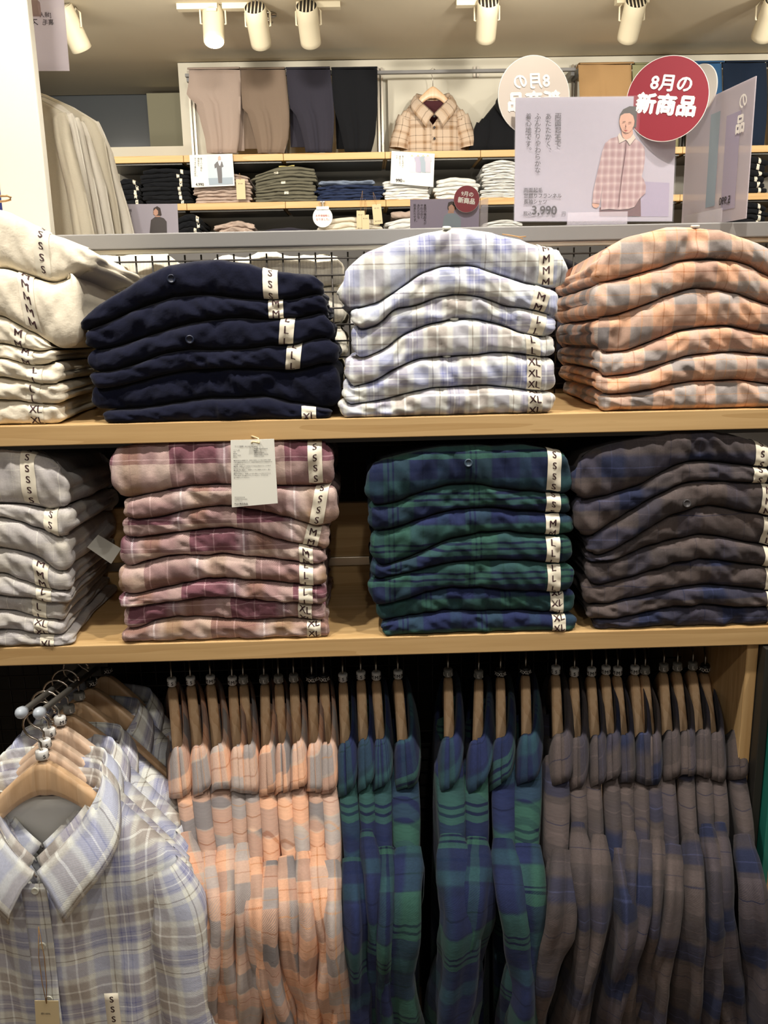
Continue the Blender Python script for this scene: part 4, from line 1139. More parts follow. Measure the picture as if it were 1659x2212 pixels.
# board + front-facing shirts on the far wall
o = boxo('display_board', M['discw'], at(838, 250, YW).x, YW - .040, zA + .001, at(1100, 250, YW).x, YW - .024, at(900, 171, YW - .03).z); o.data.materials[0] = M['wallw']
tag(o, 'pale board behind the tan plaid shirt on the far wall', 'board')
SH = (('S', 935, 196, M['tan_plaid'], 'tan and brown plaid shirt hanging open-necked on the far wall', 5, .158, M['maroon']), ('S', 1118, 196, M['black'], 'charcoal shirt hanging behind the pale round disc on the far wall', 9, .19, M['char']))
for sz, px, py, mt, lb, sd, W_, li in SH:
    p = at(px, 186, YBAR - .0); p.y = YBAR; hz = zbar
    r = empty('clothes_hanger', p, 'wooden hanger of the %s on the far wall' % ('tan plaid shirt' if px < 1000 else 'charcoal shirt'), 'hanger', None, PI/2)
    w_ = wood_mesh(.85).build('hanger_body', M['hanger'], r)
    h = MB(); dz = hz - p.z; h.tube([(0, 0, -.002), (0, 0, dz*.5), (0, .006, dz*.75), (0, .012, dz + .002), (0, 0, dz + .010), (0, -.012, dz + .002)], .0018, 6); h.build('hook', M['chrome'], r)
    rt = empty('display_shirt', p, lb, 'shirt')
    front_shirt(rt, mt, sd, W=W_, L=(p.z - zA) - .012, lin=li, slen=.26, vdep=.15, wr=.5, flare=.03)
    if px < 1000:
        for zz in (-.15, -.20, -.25):
            m = MB(); m.tube([(.0, -.075, zz), (.0, -.079, zz)], .006, 10, up=(0, 0, 1)); m.build('button', M['btn_b'], rt)
# folded goods
G = 'far-wall shelf'
pile('folded_trousers', 'black trousers', 'far-left black pile on the far wall', 252, 306, 385, 436, 5, M['black'], YA + .01, zB, tapes=True, cat='trousers', jit=.005)
pile('folded_trousers', 'black trousers', 'tall black pile left of the 4,990 card', 309, 413, 363, 436, 8, M['black'], YA + .01, zB, tapes=True, cat='trousers', arch=.15)
pile('folded_trousers', 'pink-beige trousers', 'pile under the 4,990 card', 421, 543, 372, 436, 9, M['beige'], YA + .02, zB, cat='trousers')
ol = pile('folded_trousers', 'olive grey trousers', 'olive pile on the far wall', 548, 683, 360, 436, 10, M['olive'], YA + .01, zB, cat='trousers', fan=.03)
for i in (1, 4, 7):
    f, rt = ol[i]; x = f.xl + .12 + .03*i/7; rows = [[f.surf(x + c*.02, f.arc(x)*(.3 + .6*q/6), .0015) for c in (-.5, .5)] for q in range(7)]
    m = MB(); m.grid(rows); keep(m.build('size_tape', M['tape']), rt)
f, rt = ol[0]
m = MB(); m.tube([f.surf(f.xl + .12 + k*.012, f.arc(f.xl+.1) + .03 - .012*abs(k - 3), .004) for k in range(7)], .003, 6); keep(m.build('drawcord', M['cord']), rt)
pile('folded_jeans', 'indigo jeans', 'jeans pile on the far wall', 684, 829, 398, 434, 5, M['denim'], YA + .01, zB, cat='jeans', wr=3)
pile('folded_jeans', 'washed blue jeans', 'light pair lying on the jeans pile', 690, 815, 390, 399, 1, M['denim_l'], YA + .03, at(750, 399, YA + .03).z, cat='jeans', wr=3)
pile('folded_shirt', 'white t-shirt', 'white pile under the 990 card', 829, 932, 385, 431, 7, M['white'], YA + .01, zB, cat='t-shirt')
pile('folded_shirt', 'white t-shirt', 'white pile right of the 990 card', 938, 1034, 383, 430, 5, M['white'], YA + .01, zB, cat='t-shirt')
pile('folded_shirt', 'striped t-shirt', 'striped pile left of the large sign', 1040, 1130, 346, 429, 12, M['stripe'], YA + .01, zB, cat='t-shirt')
pile('folded_trousers', 'charcoal trousers', 'pile between the two large signs', 1262, 1352, 378, 426, 5, M['char'], YA + .01, zB, cat='trousers')
pile('folded_trousers', 'black jeans', 'pile at the right edge of the far wall', 1560, 1655, 337, 421, 6, M['black'], YA + .01, zB, cat='trousers', tapes=True)
pile('folded_trousers', 'black trousers', 'black pile below the 4,990 card', 383, 442, 462, 540, 6, M['black'], YA + .01, zC, cat='trousers', tapes=True)
pile('folded_trousers', 'beige trousers', 'beige pile just above the grey rail', 470, 552, 476, 540, 5, M['beige'], YA + .01, zC, cat='trousers', wr=3)
pile('folded_trousers', 'grey trousers', 'low grey pile just above the grey rail', 565, 680, 492, 540, 4, M['char'], YA + .01, zC, cat='trousers')
pile('folded_shirt', 'ecru t-shirt', 'ecru pile behind the two kraft tags', 690, 828, 468, 540, 6, M['cream'], YA + .01, zC, cat='t-shirt')
pile('folded_shirt', 'white t-shirt', 'white pile left of the wine disc', 835, 932, 470, 540, 6, M['white'], YA + .01, zC, cat='t-shirt')
pile('folded_shirt', 'beige t-shirt', 'single beige shirt on the white pile', 848, 925, 455, 470, 1, M['beige'], YA + .02, at(880, 470, YA + .02).z, cat='t-shirt')
pile('folded_shirt', 'striped shirt', 'striped pile beside the wine disc', 1040, 1130, 474, 540, 7, M['stripe'], YA + .01, zC, cat='t-shirt')
pile('folded_trousers', 'charcoal trousers', 'lower pile between the two large signs', 1262, 1352, 440, 530, 7, M['char'], YA + .01, zC, cat='trousers')
pile('folded_trousers', 'black jeans', 'lower pile at the right edge', 1560, 1655, 437, 525, 7, M['black'], YA + .01, zC, cat='trousers', tapes=True)
# ------------------------------------------------------------------ left: pillar and rack of pale sweatshirts
pa = at(82, 235, 1.95).x; pb = at(12, 430, 1.95).x
r = empty('pillar', ((pa+pb)/2, 1.95, 0), 'white pillar at the left edge beside the pale sweatshirts', 'pillar')
m = MB(); m.box(pb - .01, 1.95, 0, pa, 1.98, CEIL - .002); keep(m.build('pillar_body', M['pillar'], None, smooth=False, bevel=.003), r)
plain('blue_panel', 'cobalt blue panel behind the white pillar at the left edge', 'panel', M['bluebox'], pb - .5, 2.2, 0, pb + .02, 2.23, at(5, 350, 2.2).z + .1)
TE = [([(216,88),(230,115),(243,138),(258,144),(300,152),(340,163),(400,178),(455,190),(503,200)], 'tee_beige'),
      ([(210,88),(228,122),(245,153),(262,160),(320,172),(400,188),(455,197),(503,206)], 'tee_grey'),
      ([(206,88),(228,135),(254,166),(275,176),(330,187),(400,203),(503,222)], 'tee_grey'),
      ([(204,90),(236,142),(262,176),(276,184),(330,203),(400,225),(503,243)], 'tee_grey'),
      ([(202,92),(228,148),(252,186),(266,204),(300,222),(370,235),(440,250),(503,259)], 'tee_beige'),
      ([(204,98),(232,160),(262,209),(285,220),(330,240),(390,255),(450,273),(503,286)], 'tee_grey')]
for i, (pts, mt) in enumerate(TE):
    Y = 2.18 + .045*i
    p = at(60, 200, Y)
    r = empty('hanging_sweatshirt', p, 'pale %s sweatshirt on the left rack, %s from the front' % ('beige grey' if mt == 'tee_beige' else 'grey', NTH[i]), 'sweatshirt', 'pale sweatshirts beside the white pillar')
    rows = [(y, 20, x) for y, x in pts]
    rows += [(560, 20, pts[-1][1] + 6), (700, 20, pts[-1][1] + 8)]
    loft(rows, Y, .03, M[mt], 'shirt_body', r, (), i*3, nx=26)
    sl = [(y, max(x - (10 if k == 0 else 30 + k*2), 70), x + 4) for k, (y, x) in enumerate(pts[2:])]
    sl += [(560, pts[-1][1] - 30, pts[-1][1] + 8), (640, pts[-1][1] - 28, pts[-1][1] + 8)]
    loft(sl, Y - .022, .03, M[mt], 'sleeve', r, ((.4, .006),), i*3 + 1, nx=16)
r = empty('clothes_rack', (at(60, 220, 2.2).x, 2.3, 0), 'steel rack rail carrying the pale sweatshirts behind the pillar', 'rack')
xr_ = at(40, 220, 2.2).x
m = MB(); m.tube([(xr_, 2.06, at(60, 190, 2.2).z), (xr_, 2.6, at(60, 190, 2.2).z)], .012, 10); m.tube([(xr_, 2.6, 0), (xr_, 2.6, at(60, 190, 2.2).z)], .012, 10); keep(m.build('rack_tube', M['steel_d'], None), r)
# ------------------------------------------------------------------ track lights
def track_light(px, py, lit, lab, Y=3.92):
    top = at(px, 4, Y); z = CEIL - .022
    r = empty('track_light', (top.x, Y, z), lab, 'spotlight', 'ivory track spotlights under the ceiling')
    m = MB(); m.box(-.02, -.035, -.012, .02, .035, 0); m.tube([(0, 0, -.012), (0, 0, -.035)], .008, 10); m.build('mount', M['lampw'], r, smooth=False, bevel=.002)
    ax = Vector((.04, .78, -.63)).normalized() if not lit else Vector((.05, -.42, -.9)).normalized()
    if px < 200: ax = Vector((.25, .5, -.8)).normalized()
    c = Vector((0, 0, at(px, py, Y).z - z)); R_ = .043; L = .082
    m = MB(); a0, a1 = c - ax*L, c + ax*L
    m.tube([a0, a0 + ax*.004, a0 + ax*.05, a1 - ax*.02, a1 - ax*.002, a1], [R_*.93, R_, R_, R_*.98, R_*.98, R_*.92], 28, cap=False)
    m.build('lamp_shell', M['lampw'], r)
    m = MB(); m.tube([a0 + ax*.003, a0 + ax*.006], R_*.94, 28); m.build('vent_back', M['lampi'], r, smooth=False)
    u = ax.cross(Vector((0, 0, 1))).normalized(); v = u.cross(ax).normalized(); m = MB()
    for k in (-2, -1, 0, 1, 2):
        o_ = u*(k*.0145); hl = math.sqrt(max(0, (R_*.9)**2 - (k*.0145)**2))
        m.tube([a0 + o_ - v*hl, a0 + o_ + v*hl], .0030, 6)
    m.build('vent_fins', M['lampw'], r)
    m = MB(); m.tube([a1 - ax*.003, a1 + ax*.0005], R_*.88, 28); m.build('lens', M['lit'] if lit else M['discw'], r, smooth=False)
    m = MB()
    for s_ in (-1, 1): m.tube([(0, 0, -.034), c + u*(s_*.030) + Vector((0, 0, .075)), c + u*(s_*.050) + Vector((0, 0, .05)), c + u*(s_*.050), c + u*(s_*.044)], .004, 6)
    m.build('yoke', M['lampw'], r)
for k, (px, py, lit, w_) in enumerate(((150, 62, 0, 'beside the pink hanging print'), (458, 52, 1, 'glowing, above the khaki trousers'), (555, 57, 0, 'right of the glowing one'), (665, 54, 0, 'above the near-black trousers'),
                                  (1052, 44, 0, 'above the pale round disc'), (1366, 44, 0, 'above the red disc'), (1662, 42, 0, 'at the right edge'))):
    track_light(px, py, lit, 'ivory track spotlight %s' % w_)
for k, (a, b) in enumerate(((382, 470), (480, 560), (640, 735), (985, 1070), (1330, 1400))):
    xa_, xb_ = at(a, 3, 3.92).x, at(b, 3, 3.92).x
    tag(boxo('light_track', M['lampw'], xa_, 3.90, CEIL - .022, xb_, 3.94, CEIL), 'short ivory lighting track on the ceiling, %s from the left' % NTH[k], 'track', 'lighting tracks')
p = at(582, 46, 4.1)
m = MB(); z = CEIL; x = p.x; y = 4.05
m.tube([(x, y, z), (x, y, z - .008)], .035, 20); m.tube([(x, y, z - .008), (x, y, z - .03)], .012, 12); m.tube([(x, y, z - .03), (x, y, z - .033)], .02, 14)
tag(m.build('sprinkler_head', M['chrome']), 'chrome sprinkler head on the ceiling beside the spotlights', 'sprinkler')
# ------------------------------------------------------------------ signs
def polys(name, parent, Y, layers, off=.0010, step=.00035, sc=None, mats=None):
    """flat printed shapes; each layer (material, [photo points])"""
    out = []
    for k, (mt, pts) in enumerate(layers):
        m = MB(); m.add([at(a, b, Y) + Vector((0, -off - k*step, 0)) for a, b in pts], [tuple(range(len(pts)))], [[(at(a, b, Y).x, at(a, b, Y).z) for a, b in pts]])
        out.append(m.build(mt_name(k, name), M[mt], None, smooth=False)); keep(out[-1], parent)
    return out
def mt_name(k, name): return name
def slab(name, Y, q, th, mat, parent):
    """upright card from four photo corners TL,TR,BR,BL at depth Y"""
    f = [at(a, b, Y) for a, b in q]; bk = [p + Vector((0, th, 0)) for p in f]
    m = MB(); m.add(f + bk, [(3, 2, 1, 0), (4, 5, 6, 7), (0, 1, 5, 4), (1, 2, 6, 5), (2, 3, 7, 6), (3, 0, 4, 7)])
    o = m.build(name, mat, None, smooth=False); keep(o, parent); return o
def lines(parent, Y, items, mat, name='print', off=.0030):
    """items: (text, photo x of left or centre, y centre, height px, bold, align, vertical step)"""
    t = MB()
    for it in items:
        tx, x, y, h, bold, al = it[:6]
        step = it[6] if len(it) > 6 else 0
        mpp = (at(x + 1, y, Y) - at(x, y, Y)).length
        ex = (at(x + 40, y, Y) - at(x, y, Y)).normalized() if len(it) < 8 else it[7]; ez = Vector((0, 0, 1))
        if step:
            for k, ch in enumerate(tx):
                vs, fs, w_, th_ = glyph(ch, bold)
                yy = y + k*step; xx = x + (4 if ch in '、。' else 0); o = at(xx, yy - (4 if ch in '、。' else 0), Y) + Vector((0, -off, 0))
                hh = h*mpp * (min(1, th_/.8) if th_ else 1); text_to(t, ch, o, ex, ez, max(hh, h*mpp*.25), bold)
        else:
            vs, fs, w_, th_ = glyph(tx, bold); W_ = w_/th_*h*mpp if th_ else 0
            o = at(x, y, Y) + Vector((0, -off, 0)) + (ex*(W_/2) if al == 'l' else Vector((0, 0, 0)))
            text_to(t, tx, o, ex, ez, h*mpp, bold)
    o = t.build(name, mat, None, smooth=False); keep(o, parent); return o
def off5(pts): return [(1230 + a/3.867, 120 + b/3.867) for a, b in pts]
YS = YB + .003
# --- the large price sign
r = empty('price_sign', at(1281, 478, YS), 'large lavender price sign for a flannel shirt standing on the grey rail', 'sign')
c = slab('print_sheet', YS, [(1114,211),(1464,207),(1452,478),(1111,478)], .002, M['lav'], r)
polys('print_shading', r, YS, [('lav2', [(1384,392),(1446,395),(1444,468),(1384,468)])], .0004)
polys('printed_figure', r, YS, [
 ('trou', off5([(250,1270),(248,1342),(596,1342),(592,1170),(540,1260)])),
 ('skin', off5([(192,1225),(188,1250),(200,1268),(225,1275),(246,1258),(248,1228)])),
 ('skin', off5([(430,620),(440,680),(478,715),(515,690),(530,650),(522,600)])),
 ('print_plaid', off5([(415,650),(395,680),(340,695),(295,735),(270,810),(245,920),(215,1050),(195,1150),(190,1232),(250,1238),(262,1165),(285,1060),(262,1180),(262,1290),(330,1282),(400,1290),(490,1282),(540,1265),(580,1200),(600,1180),(632,1150),(636,1090),(620,1040),(600,1010),(618,940),(628,860),(625,770),(590,725),(540,690),(525,655),(500,700),(470,720),(440,700)])),
 ('cap', off5([(412,545),(418,495),(445,452),(500,425),(560,428),(605,470),(620,540),(590,590),(530,605),(545,550)])),
 ('skin', off5([(414,545),(424,505),(455,486),(500,484),(528,505),(540,550),(534,590),(515,625),(490,648),(462,652),(438,632),(422,600),(415,570)])),
 ('discw', off5([(415,648),(400,672),(412,735),(470,705),(440,690)])),
 ('discw', off5([(528,656),(548,690),(500,752),(470,706),(505,690)])),
 ('trou', off5([(466,712),(460,800),(430,1000),(402,1268),(408,1268),(438,1000),(468,800),(472,712)])),
 ('hair', off5([(438,558),(462,552),(463,557),(438,563)])), ('hair', off5([(486,560),(512,558),(512,564),(486,566)])),
 ('wine', off5([(443,625),(462,628),(482,628),(464,637)])), ('trou', off5([(462,575),(458,603),(470,606),(468,601)])),
])
lines(r, YS, [('両面起毛で', 1205, 252, 12.5, .0, 'c', 14.8), ('あたたかく、', 1184, 252, 11.5, .0, 'c', 14.8), ('ふんわりやわらかな', 1161, 252, 11.5, 0, 'c', 14.5), ('着心地です。', 1141, 252, 12, 0, 'c', 14.8),
  ('両面起毛', 1131, 411, 9.5, .012, 'l'), ('甘撚りフランネル', 1131, 423, 9.5, .012, 'l'), ('長袖シャツ', 1131, 436, 9.5, .012, 'l'), ('税込', 1130, 461, 8.5, .01, 'l'), ('3,990', 1149, 456, 20, .025, 'l'), ('円', 1213, 462, 8, .0, 'l')], M['inkg'])
c = slab('acrylic_cover', YS - .0045, [(1112,209),(1467,205),(1455,480),(1109,480)], .0012, M['acryl'], r)
b0, b1 = at(1222, 480, YS), at(1352, 450, YS)
m = MB(); zt_ = zr1 + .0006; m.box(b0.x, YS - .012, zt_, b1.x, YS - .009, zt_ + .020); m.box(b0.x, YS - .012, zt_, b1.x, YS + .02, zt_ + .0015); keep(m.build('acrylic_foot', M['acryl2'], None, smooth=False), r)
# --- round discs
def disc(px, py, rad, Y, yaw, face, lab, text, roll=0.0, sc=1.0, mirror=False, tmat=None, stick=True):
    c = at(px, py, Y); r = empty('round_sign', c, lab, 'sign')
    n = Vector((math.sin(yaw), -math.cos(yaw), 0)); ex = Vector((math.cos(yaw), math.sin(yaw), 0)); ez = Vector((0, 0, 1))
    def ring(q, h): return [c + ex*(rad*q*math.cos(2*PI*k/64)) + ez*(rad*q*math.sin(2*PI*k/64)) + n*h for k in range(64)]
    m = MB(); a, b = ring(1, .001), ring(1, -.0018)
    m.add(a + b, [tuple(range(64))] + [tuple(range(127, 63, -1))] + [(k, 64+k, 64+(k+1) % 64, (k+1) % 64) for k in range(64)])
    d = m.build('disc', M['edgew'], None, smooth=False); keep(d, r)
    m = MB(); m.add(ring(.985, .0013), [tuple(range(64))]); keep(m.build('disc_face', M[face], None, smooth=False), r)
    ex2 = ex*math.cos(roll) + ez*math.sin(roll); ez2 = -ex*math.sin(roll) + ez*math.cos(roll); t = MB()
    for tx, dx, dz, h, bold in text: text_to(t, tx, c + ex2*(dx*rad*(-1 if mirror else 1)) + ez2*(dz*rad) + n*.0019, ex2, ez2, h*rad, bold, mirror=mirror)
    if text: keep(t.build('print', tmat or M['inkw'], None, smooth=False), r)
    return r
T8 = [('8月の', .03, .36, .36, .03), ('新商品', -.0, -.13, .46, .05)]
disc(1441, 214, .0640, YS - .020, math.radians(-24), 'wine', 'wine red round sign reading 8月の新商品 on the large price sign', T8, math.radians(-9))
disc(1153, 207, .0615, YS + .030, math.radians(8), 'discw', 'pale round disc seen from behind at the corner of the large sign', [('8月の', .05, .36, .36, .03), ('新商品', .0, -.13, .46, .05)], math.radians(3), mirror=True, tmat=M['edgew'])
disc(1511, 193, .0400, YS + .10, math.radians(-66), 'edgew', 'small white round disc turned edge-on right of the red disc', [])
# --- the angled sign on the right
zb = zr1 + .002
n0 = at(1611, 465, YS - .06); f0_ = at(1472, 480, YS + .17); n0.z = zb; f0_.z = zb
r = empty('price_sign', n0, 'milky lavender sign turned edge-on at the right end of the rail', 'sign')
hN = at(1641, 164, YS - .06).z - zb
d = (f0_ - n0).normalized(); nn = Vector((d.y, -d.x, 0))
if nn.y > 0: nn = -nn
def quad(u0, u1, z0, z1, o_, th, mat, name):
    L_ = (f0_ - n0).length; P = [n0 + d*(L_*u) + Vector((0, 0, z)) + nn*o_ for u, z in ((u0, z1), (u1, z1), (u1, z0), (u0, z0))]
    m = MB(); bk = [p - nn*th for p in P]; m.add(P + bk, [(0,1,2,3),(7,6,5,4),(0,4,5,1),(1,5,6,2),(2,6,7,3),(3,7,4,0)]); o = m.build(name, mat, None, smooth=False); keep(o, r); return o
quad(0, 1, 0, hN, 0, .0018, M['printthru'], 'print_sheet')
quad(.16, .36, .02, hN*.8, .0008, .0002, M['lav2'], 'printed_figure')
quad(.46, .60, .03, hN*.86, .0008, .0002, M['sky2'], 'printed_figure')
t = MB(); L_ = (f0_ - n0).length
for tx, u, z, h, b in (('の', .13, hN*.86, .020, .02), ('品', .15, hN*.70, .026, .04)): text_to(t, tx, n0 + d*(L_*u) + Vector((0, 0, z)) + nn*.002, -d, (0, 0, 1), h, b, mirror=True)
keep(t.build('print', M['edgew'], None, smooth=False), r)
t = MB(); text_to(t, '5,990', n0 + d*(L_*.3) + Vector((0, 0, .034)) + nn*.002, -d, (0, 0, 1), .014, .02, mirror=True); keep(t.build('price_print', M['inkg'], None, smooth=False), r)
quad(.25, .85, 0, .022, .012, .0015, M['acryl2'], 'acrylic_foot')
# --- sign with the September disc
Y9 = 2.58; bz9 = 503
r = empty('price_sign', at(955, bz9, Y9), 'lavender sign with a figure in a lilac top beneath the wine disc', 'sign')
slab('print_sheet', Y9, [(886,431),(1036,428),(1034,bz9),(886,bz9)], .002, M['lav2'], r)
def o6(pts): return [(700 + a/3.858, 120 + b/3.858) for a, b in pts]
polys('printed_figure', r, Y9, [('skin', o6([(1035,1290),(1080,1290),(1085,1330),(1030,1330)])),
 ('sky2', o6([(1030,1315),(1000,1340),(985,1440),(985,1478),(1140,1478),(1140,1360),(1110,1325),(1085,1315)])),
 ('hair', o6([(1028,1260),(1035,1225),(1065,1215),(1092,1225),(1102,1260),(1098,1285),(1030,1285)])),
 ('skin', o6([(1036,1262),(1060,1240),(1088,1262),(1088,1290),(1062,1312),(1040,1290)]))], .0012)
lines(r, Y9, [('裏面の機起毛が', 918, 444, 5.5, .0, 'c', 6.4), ('やわらかく、', 911, 444, 5.5, 0, 'c', 6.4), ('あたたかな', 904, 444, 5.5, 0, 'c', 6.4), ('肌あたりです。', 896, 444, 5.5, 0, 'c', 6.4)], M['inkb'], off=.003)
disc(1008, 430, .0355, Y9 - .02, math.radians(-6), 'wine', 'small wine red round sign reading 9月の新商品', [('9月の', 0, .36, .34, .03), ('新商品', 0, -.12, .42, .05)], math.radians(-8))
r = empty('acrylic_stand', at(1045, bz9, Y9), 'clear acrylic stand edge right of the small wine disc', 'stand')
slab('stand_sheet', Y9 - .01, [(1039,432),(1055,428),(1053,bz9),(1036,bz9)], .03, M['acryl2'], r)
# --- left sign with figure in a dark top
r = empty('price_sign', at(325, 508, Y9), 'lavender sign with a bobbed-hair figure in a dark top at left', 'sign')
slab('print_sheet', Y9, [(262,441),(383,440),(386,508),(262,508)], .002, M['lav'], r)
def o7(pts): return [(240 + a/3.456, 120 + b/3.456) for a, b in pts]
polys('printed_figure', r, Y9, [('skin', o7([(330,1190),(365,1190),(368,1215),(328,1215)])),
 ('dusk', o7([(328,1205),(298,1228),(288,1330),(418,1330),(415,1240),(395,1215),(365,1205)])),
 ('hair', o7([(315,1175),(318,1140),(345,1125),(368,1140),(378,1190),(368,1196),(318,1190)])),
 ('skin', o7([(318,1160),(335,1142),(352,1160),(352,1185),(334,1198),(318,1185)]))], .0012)
lines(r, Y9, [('綿100%で', 282, 455, 6, .0, 'c', 6.4)], M['inkb'], off=.003)
# --- cards on the far shelves
Yc = YR - .02
r = empty('price_card', at(457, 400, Yc), 'white card with a figure in dark overalls reading 4,990 on the far wall', 'sign')
slab('card', Yc, [(409,335),(502,332),(507,401),(414,405)], .003, M['paper'], r)
polys('printed_picture', r, Yc, [('sky1', [(447,337),(499,335),(503,383),(450,385)]), ('sky2', [(450,385),(503,383),(504,398),(452,400)]),
 ('dusk', [(468,350),(474,347),(480,350),(483,360),(479,362),(480,380),(480,396),(472,396),(470,376),(468,362),(464,364),(463,356)]),
 ('edgew', [(471,350),(474,358),(476,358),(478,350),(475,346)]), ('skin', [(471,340),(474,336),(477,340),(477,346),(471,346)])], .0012)
lines(r, Yc, [('軽くハリ感と', 435, 343, 4, 0, 'c', 5), ('機能糸で、', 429, 343, 4, 0, 'c', 5), ('すっきり着られます。', 422, 343, 4, 0, 'c', 4.6), ('4,990', 423, 399, 6.5, .02, 'l')], M['inkg'], off=.004)
m = MB(); a = at(430, 336, Yc); 
for px in (430, 485): a = at(px, 336, Yc); m.box(a.x - .008, Yc + .003, a.z - .02, a.x + .008, YR + .004, a.z + .004)
keep(m.build('card_clip', M['acryl'], None, smooth=False), r)
r = empty('price_card', at(890, 405, Yc), 'white card with four hanging t-shirts reading 990 on the far wall', 'sign')
slab('card', Yc, [(846,326),(939,332),(936,404),(843,396)], .003, M['paper'], r)
L4 = []
for k, (x, mt) in enumerate(((890, 'sky1'), (903, 'lav2'), (914, 'sky2'), (924, 'lav'))):
    L4 += [('kraft', [(x-3, 338), (x, 334), (x+3, 338)]), (mt, [(x-4, 338), (x-8, 341), (x-6, 350), (x-5, 348), (x-5, 372), (x+6, 373), (x+6, 348), (x+8, 350), (x+8, 341), (x+4, 338)])]
polys('printed_picture', r, Yc, L4, .0012)
lines(r, Yc, [('着ごこちのよい', 870, 338, 3.4, 0, 'c', 3.8), ('綿のTシャツ', 864, 338, 3.4, 0, 'c', 3.8), ('です。', 857, 338, 3.4, 0, 'c', 3.8), ('990', 855, 390, 6.5, .02, 'l'), ('円', 870, 392, 4, 0, 'l')], M['inkg'], off=.004)
m = MB()
for px in (862, 922): a = at(px, 331, Yc); m.box(a.x - .008, Yc + .003, a.z - .02, a.x + .008, YR + .004, a.z + .004)
keep(m.build('card_clip', M['acryl'], None, smooth=False), r)
r = disc(697, 469, .047, Yc, 0, 'paper', 'small white round card reading お手頃価格になりました hanging from the far shelf', [('お手頃価格に', 0, .14, .22, .01), ('なりました。', 0, -.22, .22, .01)], tmat=M['inkr'])
m = MB(); a = at(697, 449, Yc); m.tube([a + Vector((0, .002, -.01)), a + Vector((0, .005, .03))], .006, 8); m.box(a.x - .03, Yc - .006, a.z - .008, a.x + .03, Yc + .006, a.z + .006); m.box(a.x - .01, Yc, a.z + .025, a.x + .01, YR + .006, a.z + .03)
keep(m.build('clip', M['chrome'], None, smooth=False), r)
for k, (px, py, px2, py2, w_, h_) in enumerate(((779, 455, 783, 412, 17, 42), (789, 464, 789, 430, 15, 36), (813, 441, 806, 415, 19, 40))):
    p = at(px, py, YR - .012 - .004*k); s = 1/442
    hang_tag(p, w_*s, h_*s, 'kraft price tag hanging over the far shelf edge, %s of three' % ('leftmost', 'middle', 'rightmost')[k], M['kraft'], [('無印良品', 0, -h_*s*.85, .007, .0), ('綿 100%', 0, -h_*s*.2, .006, 0)], [.02, -.02, -.08][k], at(px2, py2, YR - .006), grp='kraft tags on the far shelf')
p = at(519, 387, YR - .012)
hang_tag(p, .042, .09, 'kraft price tag hanging over the pink-beige pile', M['kraft'], [('綿 100%', 0, -.02, .006, 0)], 0, at(517, 374, YR), grp=None)
# --- print hanging top left, seen from behind
Yh = 2.35
r = empty('hanging_print', at(110, 0, Yh), 'pinkish translucent print hanging at top left, seen from behind', 'sign')
slab('print_sheet', Yh, [(40,-60),(133,-60),(150,153),(52,153)], .0015, M['printthru'], r)
keep(boxo('bracket', M['rail'], at(66, 20, Yh).x, Yh - .02, at(70, 37, Yh).z, at(89, 20, Yh).x, Yh - .003, at(70, 6, Yh).z), r)
t = MB(); 
for tx, x, y in (('[婦人', 98, 33), ('裏毛', 104, 48), ('ス', 76, 48)): text_to(t, tx, at(x, y, Yh) + Vector((0, -.001, 0)), (1, 0, 0), (0, 0, 1), .013, .01, mirror=True)
keep(t.build('print', M['inkg'], None, smooth=False), r)
M['printthru2'] = sheer('pink_print', '#d6c2bc', .88); bpy.data.objects[r.name].children[0].data.materials[0] = M['printthru2']
# --- big white care tag on the mauve pile
Yt = YF - .018
f, rt = S_pk[0]
off = Vector(rt.location)
r = empty('care_tag', at(549, 952, Yt), 'large white care tag hanging in front of the mauve pile', 'tag')
slab('card', Yt, [(498,951),(592,948),(600,1087),(501,1096)], .0009, M['paper'], r)
keep_items = [('サイズ展開  XS.S.M.L.XL.XXL', 507, 964, 3.6, .0, 'l'), ('ベトナム製', 504, 972, 2.6, 0, 'l'), ('本体', 504, 976, 2.6, 0, 'l'), ('綿100%', 504, 980, 2.6, 0, 'l'), ('裏ヨーク部分', 504, 983.5, 2.6, 0, 'l'), ('綿100%', 504, 987, 2.6, 0, 'l'),
 ('MADE IN VIETNAM', 549, 969, 2.4, 0, 'l'), ('BODY', 549, 973, 2.4, 0, 'l'), ('100%COTTON', 549, 977, 2.4, 0, 'l'), ('BACK YOKE LINING', 549, 981, 2.4, 0, 'l'), ('100%COTTON', 549, 985, 2.4, 0, 'l')]
body = ['●濃色製品は摩擦や汗、雨等の湿気により他の衣料に色移', 'りする場合がありますので、白色や淡色のものとの組合せには', 'ご注意ください。', '●着用、洗濯により毛羽立ちや毛玉が発生することがあり', 'ますのでご了承ください。', '●洗濯の際は裏返し、洗濯ネットをご使用ください。弱い', '水流で洗って下さい。', '●素材の特性上、洗濯により多少縮むことがありますので', 'しわを伸ばし形を整えて干してください。アイロンは', '当て布をしてください。']
for k, s_ in enumerate(body): keep_items.append((s_, 505, 992 + k*3.7, 2.5 + .0*k, 0, 'l'))
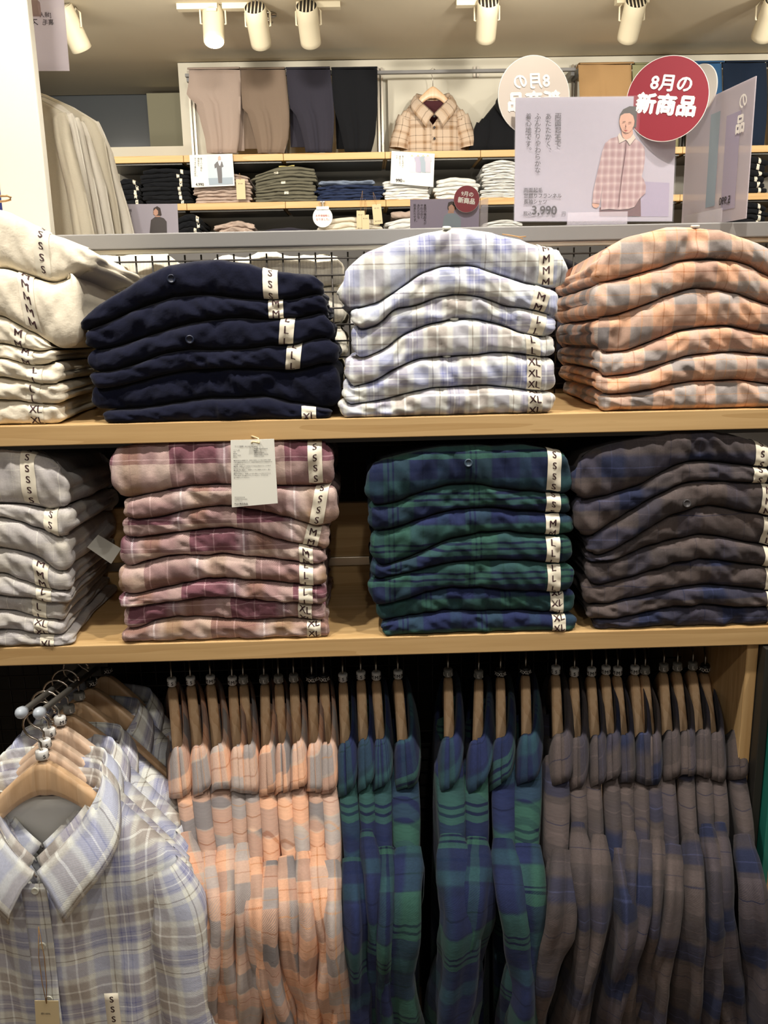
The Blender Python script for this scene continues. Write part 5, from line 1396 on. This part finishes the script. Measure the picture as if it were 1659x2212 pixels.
keep_items += [('株式会社良品計画', 507, 1074, 2.6, 0, 'l'), ('お客様室 0120-14-6404', 507, 1078, 2.6, 0, 'l'), ('www.muji.com', 507, 1082, 2.4, 0, 'l'), ('MUJI 無印良品', 507, 1088, 5, .01, 'l')]
lines(r, Yt, [i for i in keep_items if i[0] not in body], M['inkg'], off=.0006)
t = MB()
for k, s_ in enumerate(body):
    vs, fs, w_, h_ = glyph(s_, 0); n_ = len(s_); o = at(505, 995 + k*4.1, Yt); e = at(588, 993 + k*4.1, Yt); full = 27; wd = (e - o).length*min(1, n_/full); ex = (e - o).normalized()
    sc = wd/max(w_, 1e-6); t.add([o + Vector((0, -.0006, 0)) + ex*(a*sc + wd/2) + Vector((0, 0, b*sc)) for a, b in vs], fs)
keep(t.build('fine_print', M['inkg'], None, smooth=False), r)
m = MB(); a = at(545, 955, Yt)
m.tube([a + Vector((-.001, -.001, -.001)), a + Vector((.002, -.004, .001)), a + Vector((.010, -.004, -.001)), a + Vector((.008, .006, .004)), a + Vector((-.004, .02, .006))], .0013, 6); keep(m.build('cord', M['kraft'], None), r)
# small jute end on the top lavender shirt, hang tag behind the grey pile
p = at(1085, 506, YF + .06); m = MB(); m.tube([p, at(1105, 509, YF + .05), at(1122, 512, YF + .045), at(1136, 511, YF + .05)], .0009, 5); m.tube([at(1118, 512, YF + .045), at(1130, 516, YF + .045)], .0007, 5)
f, rt = S_bl[0]; keep(m.build('jute_string', M['string']), rt)
f, rt = S_wh[0]; m = MB(); p = [at(a, b, YF + .05) for a, b in ((-6,436),(12,434),(23,431),(24,427),(16,423),(-6,424))]; m.tube(p, .0016, 6); keep(m.build('gold_hook', solid('gold_hook_metal', '#a8845a', .4, .3)), rt)  # gold hanger hook above the cream pile, parented to its top shirt
r = empty('care_tag', at(215, 1185, YF + .10), 'white care tag poking out beside the pale grey check pile', 'tag')
m = MB(); q = [at(188, 1182, YF + .09), at(212, 1155, YF + .12), at(262, 1185, YF + .10), at(240, 1218, YF + .07)]
m.add(q + [p + Vector((0, .001, -.0004)) for p in q], [(0,1,2,3),(7,6,5,4),(0,4,5,1),(1,5,6,2),(2,6,7,3),(3,7,4,0)]); keep(m.build('card', M['paper'], None, smooth=False), r)
